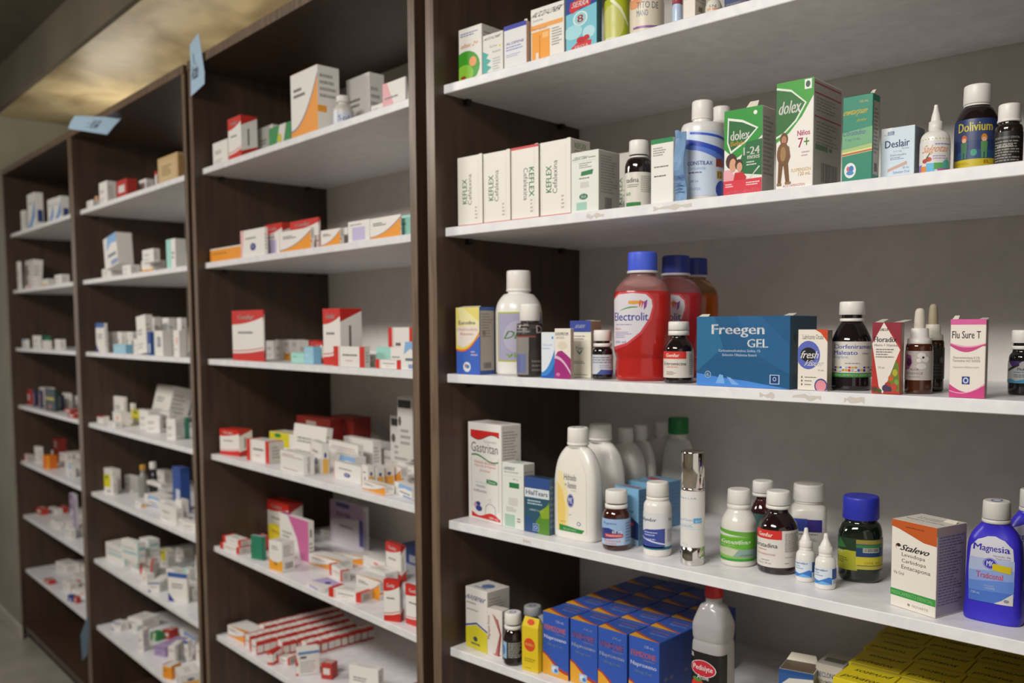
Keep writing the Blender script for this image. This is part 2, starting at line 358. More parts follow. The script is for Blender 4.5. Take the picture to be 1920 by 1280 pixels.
bottle((0.3701,0.0676,2.1314,41.4,0.0580,0.0580,0.0833), JAR, ('e8e2d6', .3, 'plastic'), cap=(.84, 1, .9), lab=[(.06, .8, -88, 88, [('r', 0, 0, 1, 1, 'ddd2bc'), ('c', .22, .82, .18, .2, 'dd9a68'), ('t', 'TITO DE', .3, .6, .72, .78, '5a6870'), ('t', 'MANO', .3, .4, .52, .56, '44688a'), ('s', curve(lambda x: .08+.1*(x-.3)**2, lambda x: .14+.1*(x-.3)**2, 8, .2, .75), '8a5a94')])], label='cream labelled white jar on the top shelf'+RB, )
bottle((0.4435,0.0593,2.1314,39.5,0.0174,0.0174,0.0510), [(0, 1), (.7, .95), (.8, .9), (1, .6)], ('b8cbe4', .3, 'plastic'), cap=(.7, 1, .98), capc=('9c3a48', .35, 'plastic'), label='slim pale blue tube with red cap on the top shelf'+RB, cat='tube', name='medicine_tube')
carton((0.4781,0.0610,2.1314,5.3,0.0222,0.0329,0.0520), 'e9e2d4', [G(.1, .6, .8, .9, 4, 'b0a898')], [('k', .3, .25, .65, .4, '35332f'), G(.1, .5, .9, .9, 4, 'a59c8c')], side='cbc2b2', label='plain cream carton with small bar code on the top shelf'+RB)
bottle((0.5123,0.0657,2.1314,37.3,0.0267,0.0267,0.0392), [(0, .95), (.4, 1), (.6, .8), (.7, .5), (1, .5)], ('e2dccf', .3, 'plastic'), cap=(.7, 1, .55), lab=[(.1, .42, -80, 80, [('r', 0, 0, 1, 1, 'dcd6c8'), ('r', .2, .3, .9, .55, 'd8a27e'), ('b', 'SN', .3, .6, .6, .95, '5a6a70')])], label='small white bottle with orange stripe label on the top shelf'+RB)
carton((0.5616,0.0623,2.1314,5.3,0.0393,0.0162,0.0325), '4a4c5e', [('r', 0, .3, 1, .6, '34406e'), G(.1, .1, .9, .25, 2, '8a8c9c')], label='dark slate blue carton, rightmost visible on the top shelf'+RB)
# ------------------------------------------------ right cabinet, second shelf
def keflex(pos, lab, up=1, redtop=0, **k):
    q = 1 if up else 3
    n = [('b', 'KEFLEX', .20, .32, .38, .68, '2f8a4e', 1), ('t', 'Cefalexina', .42, .30, .57, .74, '4a4a46', 1)] if up else [('b', 'KEFLEX', .66, .30, .84, .70, '2f8a4e', 3), ('t', 'Cefalexina', .46, .26, .62, .70, '4a4a46', 3)]
    return carton(pos, 'ebe6dc', [('r', .05, .05, .06, .93, 'cfcac0'), ('r', .84, .05, .85, .93, 'd4cfc6'), G(.7, .08, .82, .28, 4, 'b5b0a6'), ('r', 0, 0, 1, .02, 'c9484a')]+n+([('r', 0, .965, 1, 1, 'cc3b40')] if redtop else []),
                  [('b', 'KEFLEX', .2, .88, .8, .95, '5f8a66'), G(.2, .8, .8, .86, 2, '77756c'), G(.1, .1, .9, .6, 12, 'a09c92')], side='b9b3a6', label=lab, group='white antibiotic cartons on the second shelf', flap=[(.86, 1, .02, .02, 0)], **k)
keflex((-0.0369,0.0019,1.8462,5.3,0.0723,0.0101,0.1376), 'white antibiotic carton with green vertical lettering, leftmost on second shelf'+RB)
keflex((0.0400,0.0083,1.8462,5.3,0.0741,0.0102,0.1358), 'second white antibiotic carton with vertical lettering from the dark side panel')
keflex((0.1145,0.0160,1.8462,5.3,0.0714,0.0102,0.1364), 'white antibiotic carton standing upside down with a red top edge', 0, 1)
keflex((0.1903,0.0448,1.8462,5.3,0.0748,0.0556,0.1358), 'widest white antibiotic carton, beside the carton with the green swatch')
keflex((0.1388,0.2807,1.8462,5.3,0.0624,0.0370,0.1546), 'white antibiotic carton standing at the back behind the dark bottle')
carton((0.2611,0.0530,1.8462,5.3,0.0632,0.0610,0.1071), 'e4e5dc', [('b', 'CELECTAN', .08, .87, .6, .92, '3f6a52', 0, .2), G(.64, .87, .92, .91, 1, '8a9088'), ('r', .06, .84, .94, .843, 'a9aca2'), G(.3, .72, .8, .82, 3, '8a9088'), ('p', [(.36, .6), (.38, .67), (.82, .69), (.78, .61)], '2c7a4c'), G(.3, .54, .86, .58, 1, '6a7068'), ('r', .34, .4, .66, .5, 'cfcdc4'), ('c', .46, .26, .16, .05, '3c7c62'), ('b', 'Bd', .38, .24, .54, .28, 'dfe4da'), ('r', .2, .04, .58, .17, '9fcab8')],
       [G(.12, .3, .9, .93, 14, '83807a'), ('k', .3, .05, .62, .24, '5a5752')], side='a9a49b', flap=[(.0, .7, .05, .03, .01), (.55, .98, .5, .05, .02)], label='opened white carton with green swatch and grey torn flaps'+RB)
DROP = [(0, .86), (.015, .97), (.05, 1), (.50, 1), (.56, .97), (.66, .8), (.72, .55), (.76, .42), (.98, .42)]
bottle((0.3496,0.0707,1.8462,41.9,0.0492,0.0492,0.1182), [(0, .9), (.02, 1), (.6, 1), (.68, .93), (.76, .68), (.8, .55), (.98, .55)], ('1d1413', .08, 'glass'), cap=(.79, 1, .7), ring=[(.745, .77, .66)],
       lab=[(.03, .52, -85, 85, [('r', 0, 0, 1, 1, 'd9d4c8'), ('b', 'tadina', .16, .70, .5, .84, '3c3a36'), G(.2, .55, .5, .66, 2, '7a766c'), G(.55, .4, .95, .9, 9, '9c988e'), ('r', .14, 0, .55, .12, '2f7a3c'), ('b', '60', .16, .32, .3, .42, '3b8a4e')])], label='dark syrup bottle with white cap and green based label, second shelf'+RB)
carton((0.4177,0.0553,1.8462,5.3,0.0454,0.0062,0.1095), 'e9e6de', [('r', 0, .93, 1, 1, '2f8a55'), ('r', .06, .92, .1, .93, 'c0bab0'), G(.1, .74, .75, .88, 4, '8d8a82'), G(.15, .56, .85, .6, 1, '6d6a64'), G(.15, .42, .85, .46, 1, '4d4a46')], label='white carton with green top edge behind the blue leaflet')
mb = MB(); P = (0.4539,0.0553,1.8462,5.3,0.0231,0.0260,0.1193)
n = 9; vs = []
for j in range(n+1):
    t = j/n; o_ = .003*math.sin(t*9)
    for k in (0, 1):
        for i in range(4): vs.append((-P[4]/2+P[4]*i/3+.002*math.sin(3*t+i), o_+k*.0012+.002*math.cos(2*i+5*t), t*P[6]*(1-.04*(i > 1))))
fs = []
for j in range(n):
    for i in range(3):
        a = j*8+i; fs.append((a, a+1, a+9, a+8)); fs.append((a+4, a+12, a+13, a+5))
    fs.append((j*8, j*8+8, j*8+12, j*8+4)); fs.append((j*8+3, j*8+7, j*8+15, j*8+11))
fs += [(n*8, n*8+1, n*8+5, n*8+4), (n*8+1, n*8+2, n*8+6, n*8+5), (n*8+2, n*8+3, n*8+7, n*8+6)]
mb.add(vs, fs, mat('6f93b8', .5)); P2 = P
put_ops(mb, [('b', 'CONSTI', .1, .32, .95, .37, '3a4a9a'), G(.1, .15, .9, .28, 3, '4f6fa0')], lambda a, b, L: (-P2[4]/2+a*P2[4], -.0038-EPS*L, b*P2[6]))
place(tag(mb.build('folded_leaflet'), 'crumpled blue paper leaflet standing against the white and blue laxative bottle', 'leaflet'), P)
swo = [('s', curve(lambda x: .80-.26*x-.02*math.sin(x*6), lambda x: .88-.16*x+.02*math.sin(x*6), 14), '2f4fc0'), ('s', curve(lambda x: .74-.34*x*x, lambda x: .79-.25*x*x, 14, 0, 1), '5a80d8'), ('s', curve(lambda x: .97-.12*x, lambda x: 1-.11*x, 8, .3, 1), '3c5cc8')]
CONS = [(0, .9), (.012, .98), (.04, 1), (.70, 1), (.76, .96), (.80, .80), (.825, .6), (.84, .48), (.98, .48)]
bottle((0.4489,0.1207,1.8462,37.9,0.0734,0.0734,0.1755), CONS, ('e6e3de', .28, 'plastic'), cap=(.83, 1, .50), ring=[(.825, .84, .5)],
       lab=[(.08, .70, -85, 85, [('r', 0, 0, 1, .98, 'cfdcec'), ('r', 0, .0, .25, .75, 'a9c8ea')]+swo+[('b', 'CONSTILAX', .26, .46, .66, .52, '3c4898'), ('t', 'Lactulosa', .28, .39, .55, .44, '8ab0dc'), G(.28, .33, .62, .37, 1, '55608a'), ('t', '240 ml', .3, .2, .44, .24, '6a88b8'), ('t', 'Humax', .3, .08, .48, .14, '8aa8cc'), ('r', .72, .44, .9, .56, '983c30'), ('r', .74, .26, .88, .38, 'c9a02c'), ('b', '12', .76, .28, .86, .36, '2a3a6a'), ('c', .86, .1, .14, .14, '2c48b0')])], label='round white bottle with blue waves on its label, second shelf'+RB)
bottle((0.4288,0.2004,1.8462,36.7,0.0762,0.0762,0.1834), CONS, ('d9d6d0', .28, 'plastic'), cap=(.83, 1, .40), label='white plastic bottle hidden behind the blue wave bottle', group='white laxative bottles')
shield = lambda x, y, s: [('p', [(x, y), (x+.02*s, y+.36*s), (x+.5*s, y+.30*s), (x+1.0*s, y+.16*s), (x+.62*s, y-.02*s), (x+.12*s, y-.16*s)], 'e8ece2'), ('p', [(x+.04*s, y+.01*s), (x+.06*s, y+.32*s), (x+.5*s, y+.265*s), (x+.93*s, y+.155*s), (x+.6*s, y+.005*s), (x+.14*s, y-.12*s)], '2a6a34')]
carton((0.5789,0.0711,1.8462,5.3,0.0662,0.0386,0.1297), 'e9e5dc', [('p', [(0, .55), (.3, .42), (.62, .5), (1, .66), (1, 1), (0, 1)], '2f9438'), ('p', [(.35, .3), (.5, .24), (1, .2), (1, .62), (.6, .6)], '2a6c3c')]+shield(.08, .62, .82)+[('b', 'dolex', .17, .64, .68, .75, 'f0efe8'), ('b', 'Bebés', .18, .575, .56, .63, 'e0a840'), ('b', '1-24', .52, .45, .94, .54, 'f2f0ea'), ('b', 'meses', .62, .40, .94, .44, 'e6e8de'), G(.6, .32, .92, .38, 2, 'cfd8cc'), ('c', .82, .93, .05, .025, 'e8ece2'), ('c', .2, .40, .15, .09, '4a2e26'), ('c', .24, .35, .09, .08, 'd8a080'), ('c', .40, .35, .10, .065, '4a3026'), ('c', .42, .32, .075, .055, 'd8a184'), ('p', [(0, .16), (0, .30), (.16, .30), (.34, .2), (.36, .14)], 'e8a8b0'), ('p', [(.25, .14), (.3, .26), (.5, .26), (.6, .2), (.56, .14)], 'c82c30'), ('r', 0, 0, 1, .17, 'd83a48'), ('b', 'acetaminofén', .08, .015, .95, .065, 'e8707a'), G(.05, .09, .3, .14, 2, 'f0dcdc'), G(.6, .09, .95, .14, 2, 'f0dcdc'), ('p', [(.68, .18), (.7, .18), (.95, .3), (.92, .31)], 'd8d8d4')],
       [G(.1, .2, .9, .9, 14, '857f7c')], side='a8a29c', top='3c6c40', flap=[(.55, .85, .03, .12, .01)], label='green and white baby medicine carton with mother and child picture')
carton((0.6617,0.1080,1.8462,5.3,0.0591,0.0968,0.1559), 'ece8e0', [('p', [(0, .44), (.35, .52), (.7, .66), (1, .84), (1, 1), (0, 1)], '3c9c30'), ('p', [(0, .48), (0, .96), (.4, .92), (.82, .78), (.55, .62), (.2, .51)], 'dfe9d6'), ('p', [(0, .50), (0, .94), (.4, .90), (.77, .78), (.52, .635), (.2, .53)], '2b6c30'), ('b', 'dolex', .08, .70, .68, .82, 'f2f0ea', 0, .1), ('r', .76, .90, .95, .99, 'e6ece2'), ('c', .85, .945, .06, .03, '3c5c44'), ('b', 'Niños', .58, .48, .92, .53, 'd0487c'), ('b', '7', .60, .37, .74, .46, 'c8386c'), ('b', '+', .76, .385, .9, .455, '6aa84a'), G(.7, .28, .92, .34, 2, 'c8a0a8'), ('c', .22, .47, .11, .06, '6a4424'), ('c', .22, .46, .07, .04, 'b88060'), ('c', .2, .33, .17, .11, '7a5430'), ('c', .2, .33, .08, .07, 'a07c4c'), ('p', [(.06, .40), (.04, .30), (.1, .24), (.14, .38)], '7a5430'), ('p', [(.36, .40), (.4, .30), (.34, .24), (.28, .38)], '7a5430'), ('p', [(.08, .28), (.06, .05), (.14, .05), (.2, .24)], '74502c'), ('p', [(.2, .26), (.28, .06), (.38, .06), (.33, .28)], '74502c'), ('r', .04, .035, .16, .06, '8a7040'), ('r', .26, .045, .42, .065, '8a7040'), ('b', 'SUSPENSIÓN', .42, .15, .95, .19, 'e8c070'), ('b', '120 mL', .62, .11, .95, .145, 'e8b458'), ('t', 'ACETAMINOFEN', .2, .015, .8, .04, 'b04058')],
       [('r', .04, .95, .96, .965, 'a84a6c'), ('r', .04, .86, .96, .875, 'a84a6c'), ('r', .04, .645, .96, .66, 'a84a6c'), G(.1, .7, .9, .84, 5, '8d867e'), G(.1, .4, .9, .62, 7, '8d867e'), ('r', .08, .35, .5, .40, '5a7c58'), ('c', .6, .375, .06, .02, '5a7c6c'), ('k', .28, .06, .86, .24, '4b4640')], side='b3aca2', label='tallest green and white children medicine carton with a lion costume figure')
carton((0.7605,0.0809,1.8462,5.3,0.0435,0.0246,0.1181), '1f8468', [('p', [(0, .3), (1, .33), (1, .62), (0, .58)], '6aa878'), ('p', [(0, .3), (1, .33), (1, .42), (0, .38)], 'a8c078'), ('b', 'ewtarpan', .02, .76, .8, .84, 'e0c43c', 0, .2), ('t', '120 mL', .55, .91, .85, .935, 'd8b040'), ('b', 'Jarabe', .48, .685, .8, .725, 'c8c040', 0, .2), ('t', 'Cloratadina', .04, .54, .78, .60, '4a4c90', 0, .1), ('t', '5 mg / 5 mL', .1, .47, .6, .51, '55589a'), ('s', curve(lambda x: .31+.03*x, lambda x: .325+.03*x, 4), 'c8443c'), ('s', curve(lambda x: .33+.03*x, lambda x: .345+.03*x, 4), 'e6dc8c'), ('c', .28, .13, .2, .09, 'e4e8e6'), ('c', .22, .15, .06, .03, 'd06a70'), ('c', .32, .15, .08, .035, '3c78b8'), ('c', .28, .1, .12, .025, '4a8ac4')],
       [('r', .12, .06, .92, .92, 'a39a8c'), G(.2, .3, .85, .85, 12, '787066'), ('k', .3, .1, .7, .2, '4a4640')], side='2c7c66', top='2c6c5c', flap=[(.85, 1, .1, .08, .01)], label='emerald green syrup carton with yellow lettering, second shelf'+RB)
carton((0.8031,0.1213,1.8462,5.3,0.0467,0.0386,0.0726), 'd3e2ec', [('p', [(0, .72), (.35, 1), (0, 1)], 'e6eaee'), ('t', 'Sin Lactosa', .08, .86, .4, .93, '3c5a8a', 1), ('b', 'Deslair', .12, .62, .86, .76, '3c4880'), ('t', 'Gotas', .62, .57, .84, .605, '6a7aa0'), ('t', '0.5 mg', .38, .52, .62, .56, '6a84a8'), ('t', 'Desloratadina', .28, .455, .76, .495, '56749c'), G(.28, .38, .76, .44, 2, '7a92b0'), ('p', [(.2, .16), (.22, .22), (.78, .34), (.8, .28)], 'd0a89c'), ('t', '20 mL', .66, .20, .86, .24, '5a78a8'), ('t', 'Solución Oral', .38, .12, .86, .17, '5a78a8'), ('p', [(.3, .0), (.4, .06), (.5, .05), (.36, 0)], 'b080b8')],
       [G(.1, .2, .9, .9, 9, '77808a')], side='7c8a98', label='pale blue drops carton with dark blue lettering, second shelf'+RB)
def nozzle(o, W, h):
    mb = MB(); loft(mb, [(.64, .44, .44), (.66, .47, .47), (.76, .45, .45), (.77, .34, .34)], W, h, mat('e4e0d8', .4, 'plastic'), 2., 32); mb.build('collar', o)
    mb = MB(); loft(mb, chaikin([(.77, .34, .34), (.79, .32, .32), (.85, .28, .28), (.9, .2, .2), (.96, .14, .14), (1, .12, .12)]), W, h, mat('e8e4dc', .4, 'plastic'), 2., 24); mb.build('nozzle_cap', o)
bottle((0.8537,0.1116,1.8462,24.1,0.0389,0.0389,0.0952), [(0, .92), (.02, 1), (.48, 1), (.56, .93), (.61, .7), (.63, .45), (.66, .4)], ('e6e2da', .28, 'plastic'), extra=nozzle,
       lab=[(.02, .47, -82, 82, [('r', 0, 0, 1, 1, 'dcdad6'), ('b', 'Salgotas', .2, .56, .82, .86, 'e09a6a', 0, .2), G(.5, .84, .9, .92, 1, '8a84b0'), ('c', .26, .38, .07, .07, 'b03c34'), ('c', .36, .42, .07, .07, 'b84438'), ('p', [(.28, .44), (.38, .62), (.4, .62), (.32, .44)], '4a6a34'), G(.45, .4, .85, .55, 2, 'b09ab8'), ('r', .02, 0, .16, .28, '8a6ac0'), ('r', .14, 0, .3, .22, 'e08a3c'), ('r', .3, 0, .5, .3, '6ab8dc'), ('r', .48, .1, .68, .3, '5aa858'), ('c', .78, .2, .12, .2, '5ab0a0'), ('r', .56, 0, .98, .12, 'b85aa8')]), (.49, .5, -70, 70, [('r', i*.1, 0, i*.1+.04, 1, 'b8b060') for i in range(10)])], label='white dropper bottle with cherries on a colourful label, second shelf'+RB)
kid = lambda x, hc, bc: [('c', x, .59, .05, .085, hc), ('c', x, .56, .036, .05, 'e6b898'), ('p', [(x-.05, .3), (x-.055, .52), (x+.055, .52), (x+.05, .3)], bc), ('r', x-.045, .18, x-.01, .32, bc), ('r', x+.01, .18, x+.045, .32, bc)]
bottle((0.8910,0.1558,1.8462,22.0,0.0564,0.0564,0.1213), [(0, .9), (.012, .97), (.03, 1), (.56, 1), (.62, .96), (.70, .80), (.77, .6), (.79, .5), (.98, .5)], ('1d1416', .07, 'glass'), cap=(.79, 1, .64), ring=[(.765, .785, .62)],
       lab=[(.07, .60, -80, 80, [('r', 0, 0, 1, 1, '2c3c6c'), ('r', 0, .55, 1, .83, '38466e'), ('c', .5, .25, .4, .12, '31507c'), ('b', 'Dolivium', .18, .74, .76, .93, 'd8c83c'), ('r', 0, 0, 1, .17, 'd2bc2c'), G(.1, .06, .5, .12, 2, 'b09a30'), ('t', 'B. M', .62, .07, .9, .14, 'a8641c')]+kid(.3, 'd0623c', '4a7a5c')+kid(.62, 'd88a34', '5c9460')+[('c', .46, .3, .05, .07, '3c9c7c')])], label='dark bottle with navy and yellow label showing two children')
bottle((0.9461,0.1208,1.8462,20.2,0.0335,0.0335,0.0803), [(0, .93), (.02, 1), (.56, 1), (.64, .96), (.7, .8), (.73, .6), (.98, .6)], ('241a16', .08, 'glass'), cap=(.72, 1, .82), ring=[(.715, .75, .86)],
       lab=[(.02, .55, -80, 80, [('r', 0, 0, 1, 1, '1b1918'), ('b', 'PEDRÓGENO DENTAL', .1, .78, .8, .86, '9c9890'), G(.1, .1, .85, .74, 8, '8d897f'), ('b', 'DELICADO', .2, .52, .6, .6, 'c8c4ba')])], label='small dark bottle with black text label, rightmost on the second shelf')
# ------------------------------------------------ right cabinet, third shelf
carton((-0.0471,0.0152,1.5481,5.3,0.0695,0.0424,0.1353), '3f66c4', [('p', [(0, .4), (.3, .34), (.55, .38), (.8, .48), (1, .58), (1, 1), (0, 1)], 'e8d878'), ('p', [(.2, .75), (1, .6), (1, .78), (.3, 1), (.1, 1)], 'efe6a8'), ('p', [(.06, .44), (.3, .40), (.55, .44), (.8, .52), (.95, .6), (.95, .72), (.04, .72)], 'ebe0d6'), ('s', curve(lambda x: .36+.24*x*x-.07*x*(1-x)*3, lambda x: .385+.24*x*x-.07*x*(1-x)*3, 10), 'e86a2c'), ('s', curve(lambda x: .385+.24*x*x-.07*x*(1-x)*3, lambda x: .41+.24*x*x-.07*x*(1-x)*3, 10), 'f0c83c'), ('b', 'Eucodina', .12, .745, .84, .80, '3a3f7c'), ('t', 'Dihidrocodeína', .05, .65, .92, .695, 'd07a4c'), ('t', 'Bitartrato', .2, .585, .74, .625, 'd07a4c'), ('c', .46, .11, .16, .075, 'e2e6e6'), ('c', .42, .125, .06, .03, 'd06a60'), ('c', .5, .115, .07, .03, '4a88c4'), G(.64, .27, .92, .36, 2, 'c8bcd0')],
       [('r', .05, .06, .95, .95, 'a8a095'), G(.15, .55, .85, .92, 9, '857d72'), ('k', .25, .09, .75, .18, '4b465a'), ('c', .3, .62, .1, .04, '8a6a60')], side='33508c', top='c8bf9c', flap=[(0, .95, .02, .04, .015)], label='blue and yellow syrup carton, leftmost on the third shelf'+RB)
BIG = [(0, .88), (.012, .97), (.03, 1), (.56, 1), (.60, 1), (.68, .94), (.74, .78), (.79, .56), (.815, .52), (.98, .52)]
bottle((0.0303,0.0663,1.5481,49.7,0.0939,0.0939,0.2081), BIG, ('ece9e2', .25, 'plastic'), cap=(.82, 1, .52, .98), ring=[(.80, .825, .53)],
       lab=[(.13, .60, -62, 80, [('r', 0, 0, 1, 1, 'b4b840'), ('r', .03, .03, .97, .97, 'a9a4c0'), ('c', .5, .5, .35, .35, 'b8b4c8'), ('b', 'Duo', .2, .46, .62, .62, '5c8c4c', 0, .2), ('b', 'Ca', .6, .76, .95, .94, '3a4a7c'), ('b', 'vida', .2, .08, .7, .2, '7aa84a')])], label='tall round white bottle with lilac label framed in olive, third shelf'+RB)
bottle((0.1024,0.0328,1.5481,48.9,0.0517,0.0517,0.1397), [(0, .95), (.012, 1), (.7, 1), (.745, .96), (.765, .74), (.98, .7)], ('2a1d1a', .2, 'glass'), 3.2, cap=(.775, 1, .76, .97), ring=[(.765, .785, .74)],
       lab=[(.03, .74, -70, 85, [('r', 0, 0, 1, 1, '241c1b'), ('r', .0, 0, .42, .72, '8e8782'), ('r', 0, .72, .6, .75, '8c3c34'), ('r', .08, .04, .34, .4, '8c94b8'), ('k', .08, .04, .34, .4, '5a68a0'), ('p', [(.42, 0), (.42, .4), (.55, .5), (1, .5), (1, 0)], '2f2826'), G(.04, .8, .55, .98, 3, '8d857f'), ('b', 'D', .62, .8, .8, .95, '9c948e'), G(.5, .05, .9, .3, 3, '6b635f')])], label='dark label bottle with white cap in front of the tall white bottle')
carton((0.1707,0.0203,1.5481,5.3,0.0338,0.0059,0.0853), 'dfe4ea', [('s', curve(lambda x: 0, lambda x: .12+.5*x*x, 8), '3c88d0'), ('s', curve(lambda x: .0, lambda x: .04+.3*x*x*x, 8), '2a5cb0'), ('t', 'Oxicol', .1, .70, .8, .75, '8aa8d0'), G(.1, .62, .7, .67, 1, 'a8bcd4'), ('c', .85, .88, .08, .03, '4a9cc8')], label='small white carton with blue wave beside the magenta hill carton')
carton((0.2092,0.0232,1.5481,5.3,0.0394,0.0089,0.0923), 'e8e0d2', [('p', [(0, 0), (0, .42), (.2, .54), (.45, .56), (.75, .48), (1, .4), (1, 0)], 'a02c78'), ('s', curve(lambda x: .42-.32*x*x-.02, lambda x: .46-.32*x*x, 10), 'ddb8cc'), ('b', 'SUDOPRETUM', .05, .86, .85, .92, '33302e'), G(.1, .79, .7, .84, 2, '9a948a'), ('c', .5, .66, .3, .08, 'dcd0bc'), ('c', .22, .08, .13, .035, 'c87aa8')], side='b0a090', top='c4bbab', label='narrow cream carton with magenta hill shape, third shelf'+RB)
carton((0.2087,0.0789,1.5481,5.3,0.0512,0.0296,0.1067), 'ebe5d2', [('r', 0, .80, 1, 1, '3c4c9c'), ('b', 'XEGREX', .25, .87, .72, .93, 'c8cce0', 0, .2), G(.2, .66, .86, .75, 2, '9a958a'), ('t', 'Poen', .28, .49, .66, .55, '4a6a6a'), ('p', [(.3, .48), (.46, .40), (.62, .48), (.54, .48), (.46, .44), (.38, .48)], '4c8a70'), ('p', [(0, .25), (.17, .27), (.17, .43), (0, .45)], 'cc3a34'), G(.15, .24, .86, .30, 2, '8c877c'), G(.15, .04, .86, .07, 1, '9a958a')], [('r', 0, .82, 1, .99, 'a89078'), G(.1, .1, .9, .7, 10, 'a09682')], side='b9af98', top='b8a894', flap=[(.4, .9, .4, .02, .01)], label='cream carton with royal blue top band, third shelf'+RB)
MINI = [(0, .9), (.02, 1), (.50, 1), (.58, .97), (.63, .86), (.66, .7), (.98, .7)]
bottle((0.2665,0.0658,1.5481,44.1,0.0383,0.0383,0.0892), MINI, ('1a1517', .08, 'glass'), cap=(.78, 1, .86, .98), ring=[(.66, .73, .88)],
       lab=[(.10, .50, -82, 82, [('r', 0, 0, 1, 1, 'c9ccd0'), G(.1, .55, .9, .92, 3, '7a8290'), ('p', [(0, 0), (.3, .02), (.45, .25), (1, .2), (1, 0)], '44569c'), G(.4, .3, .9, .5, 2, '90a0c8')])], label='small dark pill bottle beside the large red drink bottle')
# large rehydration drink bottles
EL = [(0, .84), (.012, .92), (.05, .95), (.14, .93), (.17, .9), (.20, .95), (.27, 1), (.5, .99), (.64, 1), (.70, .97), (.76, .80), (.81, .56), (.84, .46), (.98, .46)]
def electro(pos, c, lq, label, lab=1, capc='4862dc'):
    ops = [('p', [(0, .34), (0, .9), (.2, .99), (.5, 1), (.85, .98), (.97, .88), (1, .74), (.93, .52), (.72, .28), (.4, .08), (.1, 0), (0, 0)], 'cc4048'),
           ('p', [(0, .38), (0, .86), (.2, .95), (.5, .97), (.8, .95), (.93, .86), (.95, .74), (.88, .54), (.68, .31), (.38, .12), (.1, .06), (0, .05)], 'd9d4da'),
           ('b', 'Electrolit', .05, .50, .86, .64, '3c3f98'), ('s', curve(lambda x: .66+.32*(x-.2)-.4*(x-.2)**2, lambda x: .66+.5*(x-.2)-.75*(x-.2)**2, 8, .2, .62), '3f9a4a'),
           ('s', curve(lambda x: .80+.02*math.sin(x*9), lambda x: .84-.1*(x-.6)**2, 6, .42, .72), 'e0a03c'), ('p', [(.66, .72), (.72, .83), (.68, .86), (.64, .8)], 'd86a3c'), ('p', [(.76, .68), (.76, .82), (.84, .86), (.82, .74)], '8a3c8c'), ('p', [(.7, .7), (.76, .82), (.72, .84)], 'cc3a44'),
           G(.12, .42, .66, .45, 1, '8a84a8'), ('b', 'FRESA', .1, .345, .26, .375, 'd0605c'), G(.1, .2, .5, .32, 4, '9a94b8'), ('b', '625 mL', .1, .12, .4, .155, '6a5a90')]
    return bottle(pos, EL, c, 2.6, cap=(.855, 1, .52, .98), capc=(capc, .4, 'plastic'), ribs=.04, ring=[(.835, .855, .54, ('dcd4d4', .4, 'plastic'))], liquid=(.70, lq), lab=[(.24, .69, -72, 27, ops)] if lab else None, label=label, q=.86, group='rehydration drink bottles')
electro((0.3391,0.0930,1.5481,41.7,0.1019,0.1019,0.2266), ('d8a8a4', .15, 'clear'), ('cf2f2a', .15, 'drink'), 'large red drink bottle with blue cap, frontmost of the drink bottles')
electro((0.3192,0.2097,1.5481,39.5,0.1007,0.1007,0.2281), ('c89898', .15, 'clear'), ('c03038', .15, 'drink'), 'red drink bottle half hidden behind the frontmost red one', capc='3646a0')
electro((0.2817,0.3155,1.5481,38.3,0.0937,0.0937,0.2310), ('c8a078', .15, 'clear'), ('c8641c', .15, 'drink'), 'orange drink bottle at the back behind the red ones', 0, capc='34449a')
MED = [(0, .9), (.012, .97), (.03, 1), (.52, 1), (.58, .97), (.66, .78), (.72, .58), (.74, .5), (.98, .5)]
bottle((0.4366,0.0760,1.5481,39.3,0.0505,0.0505,0.1034), MED, ('1c1111', .07, 'glass'), cap=(.86, 1, .70, .98), ring=[(.775, .85, .70)],
       lab=[(.09, .515, -84, 84, [('r', 0, 0, 1, 1, 'dcd4c8'), ('r', 0, .72, .68, 1, 'd4342c'), ('b', 'Genfar', .18, .79, .52, .92, 'f0e8e0'), ('b', 'Eritromicina', .1, .47, .68, .60, '3a3632'), G(.2, .38, .56, .44, 1, 'c8604c'), G(.2, .1, .5, .25, 3, '7a746a'), G(.76, .1, .95, .9, 10, 'a09a8e')])], label='small brown syrup bottle with red label band before the drink bottles')
fg = [('r', 0, 0, 1, 1, '1f5884'), ('p', [(0, .0), (0, .18), (.25, .13), (.55, .09), (1, .0)], '4a8ad8'), ('p', [(.22, .04), (.26, .17), (.3, .16), (.32, .04)], '7ab0e8'), ('p', [(.4, .03), (.34, .14), (.38, .13), (.48, .03)], '78acE4'.lower()), ('p', [(0, .2), (.3, .55), (.2, 1), (0, 1)], '2a6a94'), ('p', [(.45, 1), (.6, .5), (1, .2), (1, .6), (.7, 1)], '256090'),
      ('b', 'Freegen', .17, .70, .74, .885, 'e6e8ea'), ('b', 'GEL', .56, .56, .78, .68, 'e6e8ea'), ('t', 'Carboximetilcelulosa Sódica 1%', .25, .495, .70, .53, 'c4d4e4'), ('t', 'Solución Oftálmica Estéril', .29, .435, .66, .47, 'c4d4e4'), ('c', .13, .165, .035, .05, 'a0bcd8'), ('c', .13, .165, .028, .04, '1f5884'), ('b', '6', .115, .14, .145, .19, 'c8d8e4'), ('r', .80, .06, .9, .19, 'b8cce0'), ('r', .81, .07, .89, .18, '1c3c74'), ('c', .85, .13, .018, .03, 'b8cce0'), ('c', .85, .13, .011, .02, '1c3c74')]
carton((0.5779,0.0968,1.5481,5.3,0.1644,0.0898,0.1106), '1c5078', fg, [('b', 'Freegen', .15, .62, .75, .74, '14384e'), ('r', .1, .1, .5, .2, '173c56')], side='1a4a66', top='2a5c7c', flap=[(0, .12, .02, .05, .01), (.9, 1, .05, .05, .02)], label='large teal blue eye gel carton in the middle of the third shelf')
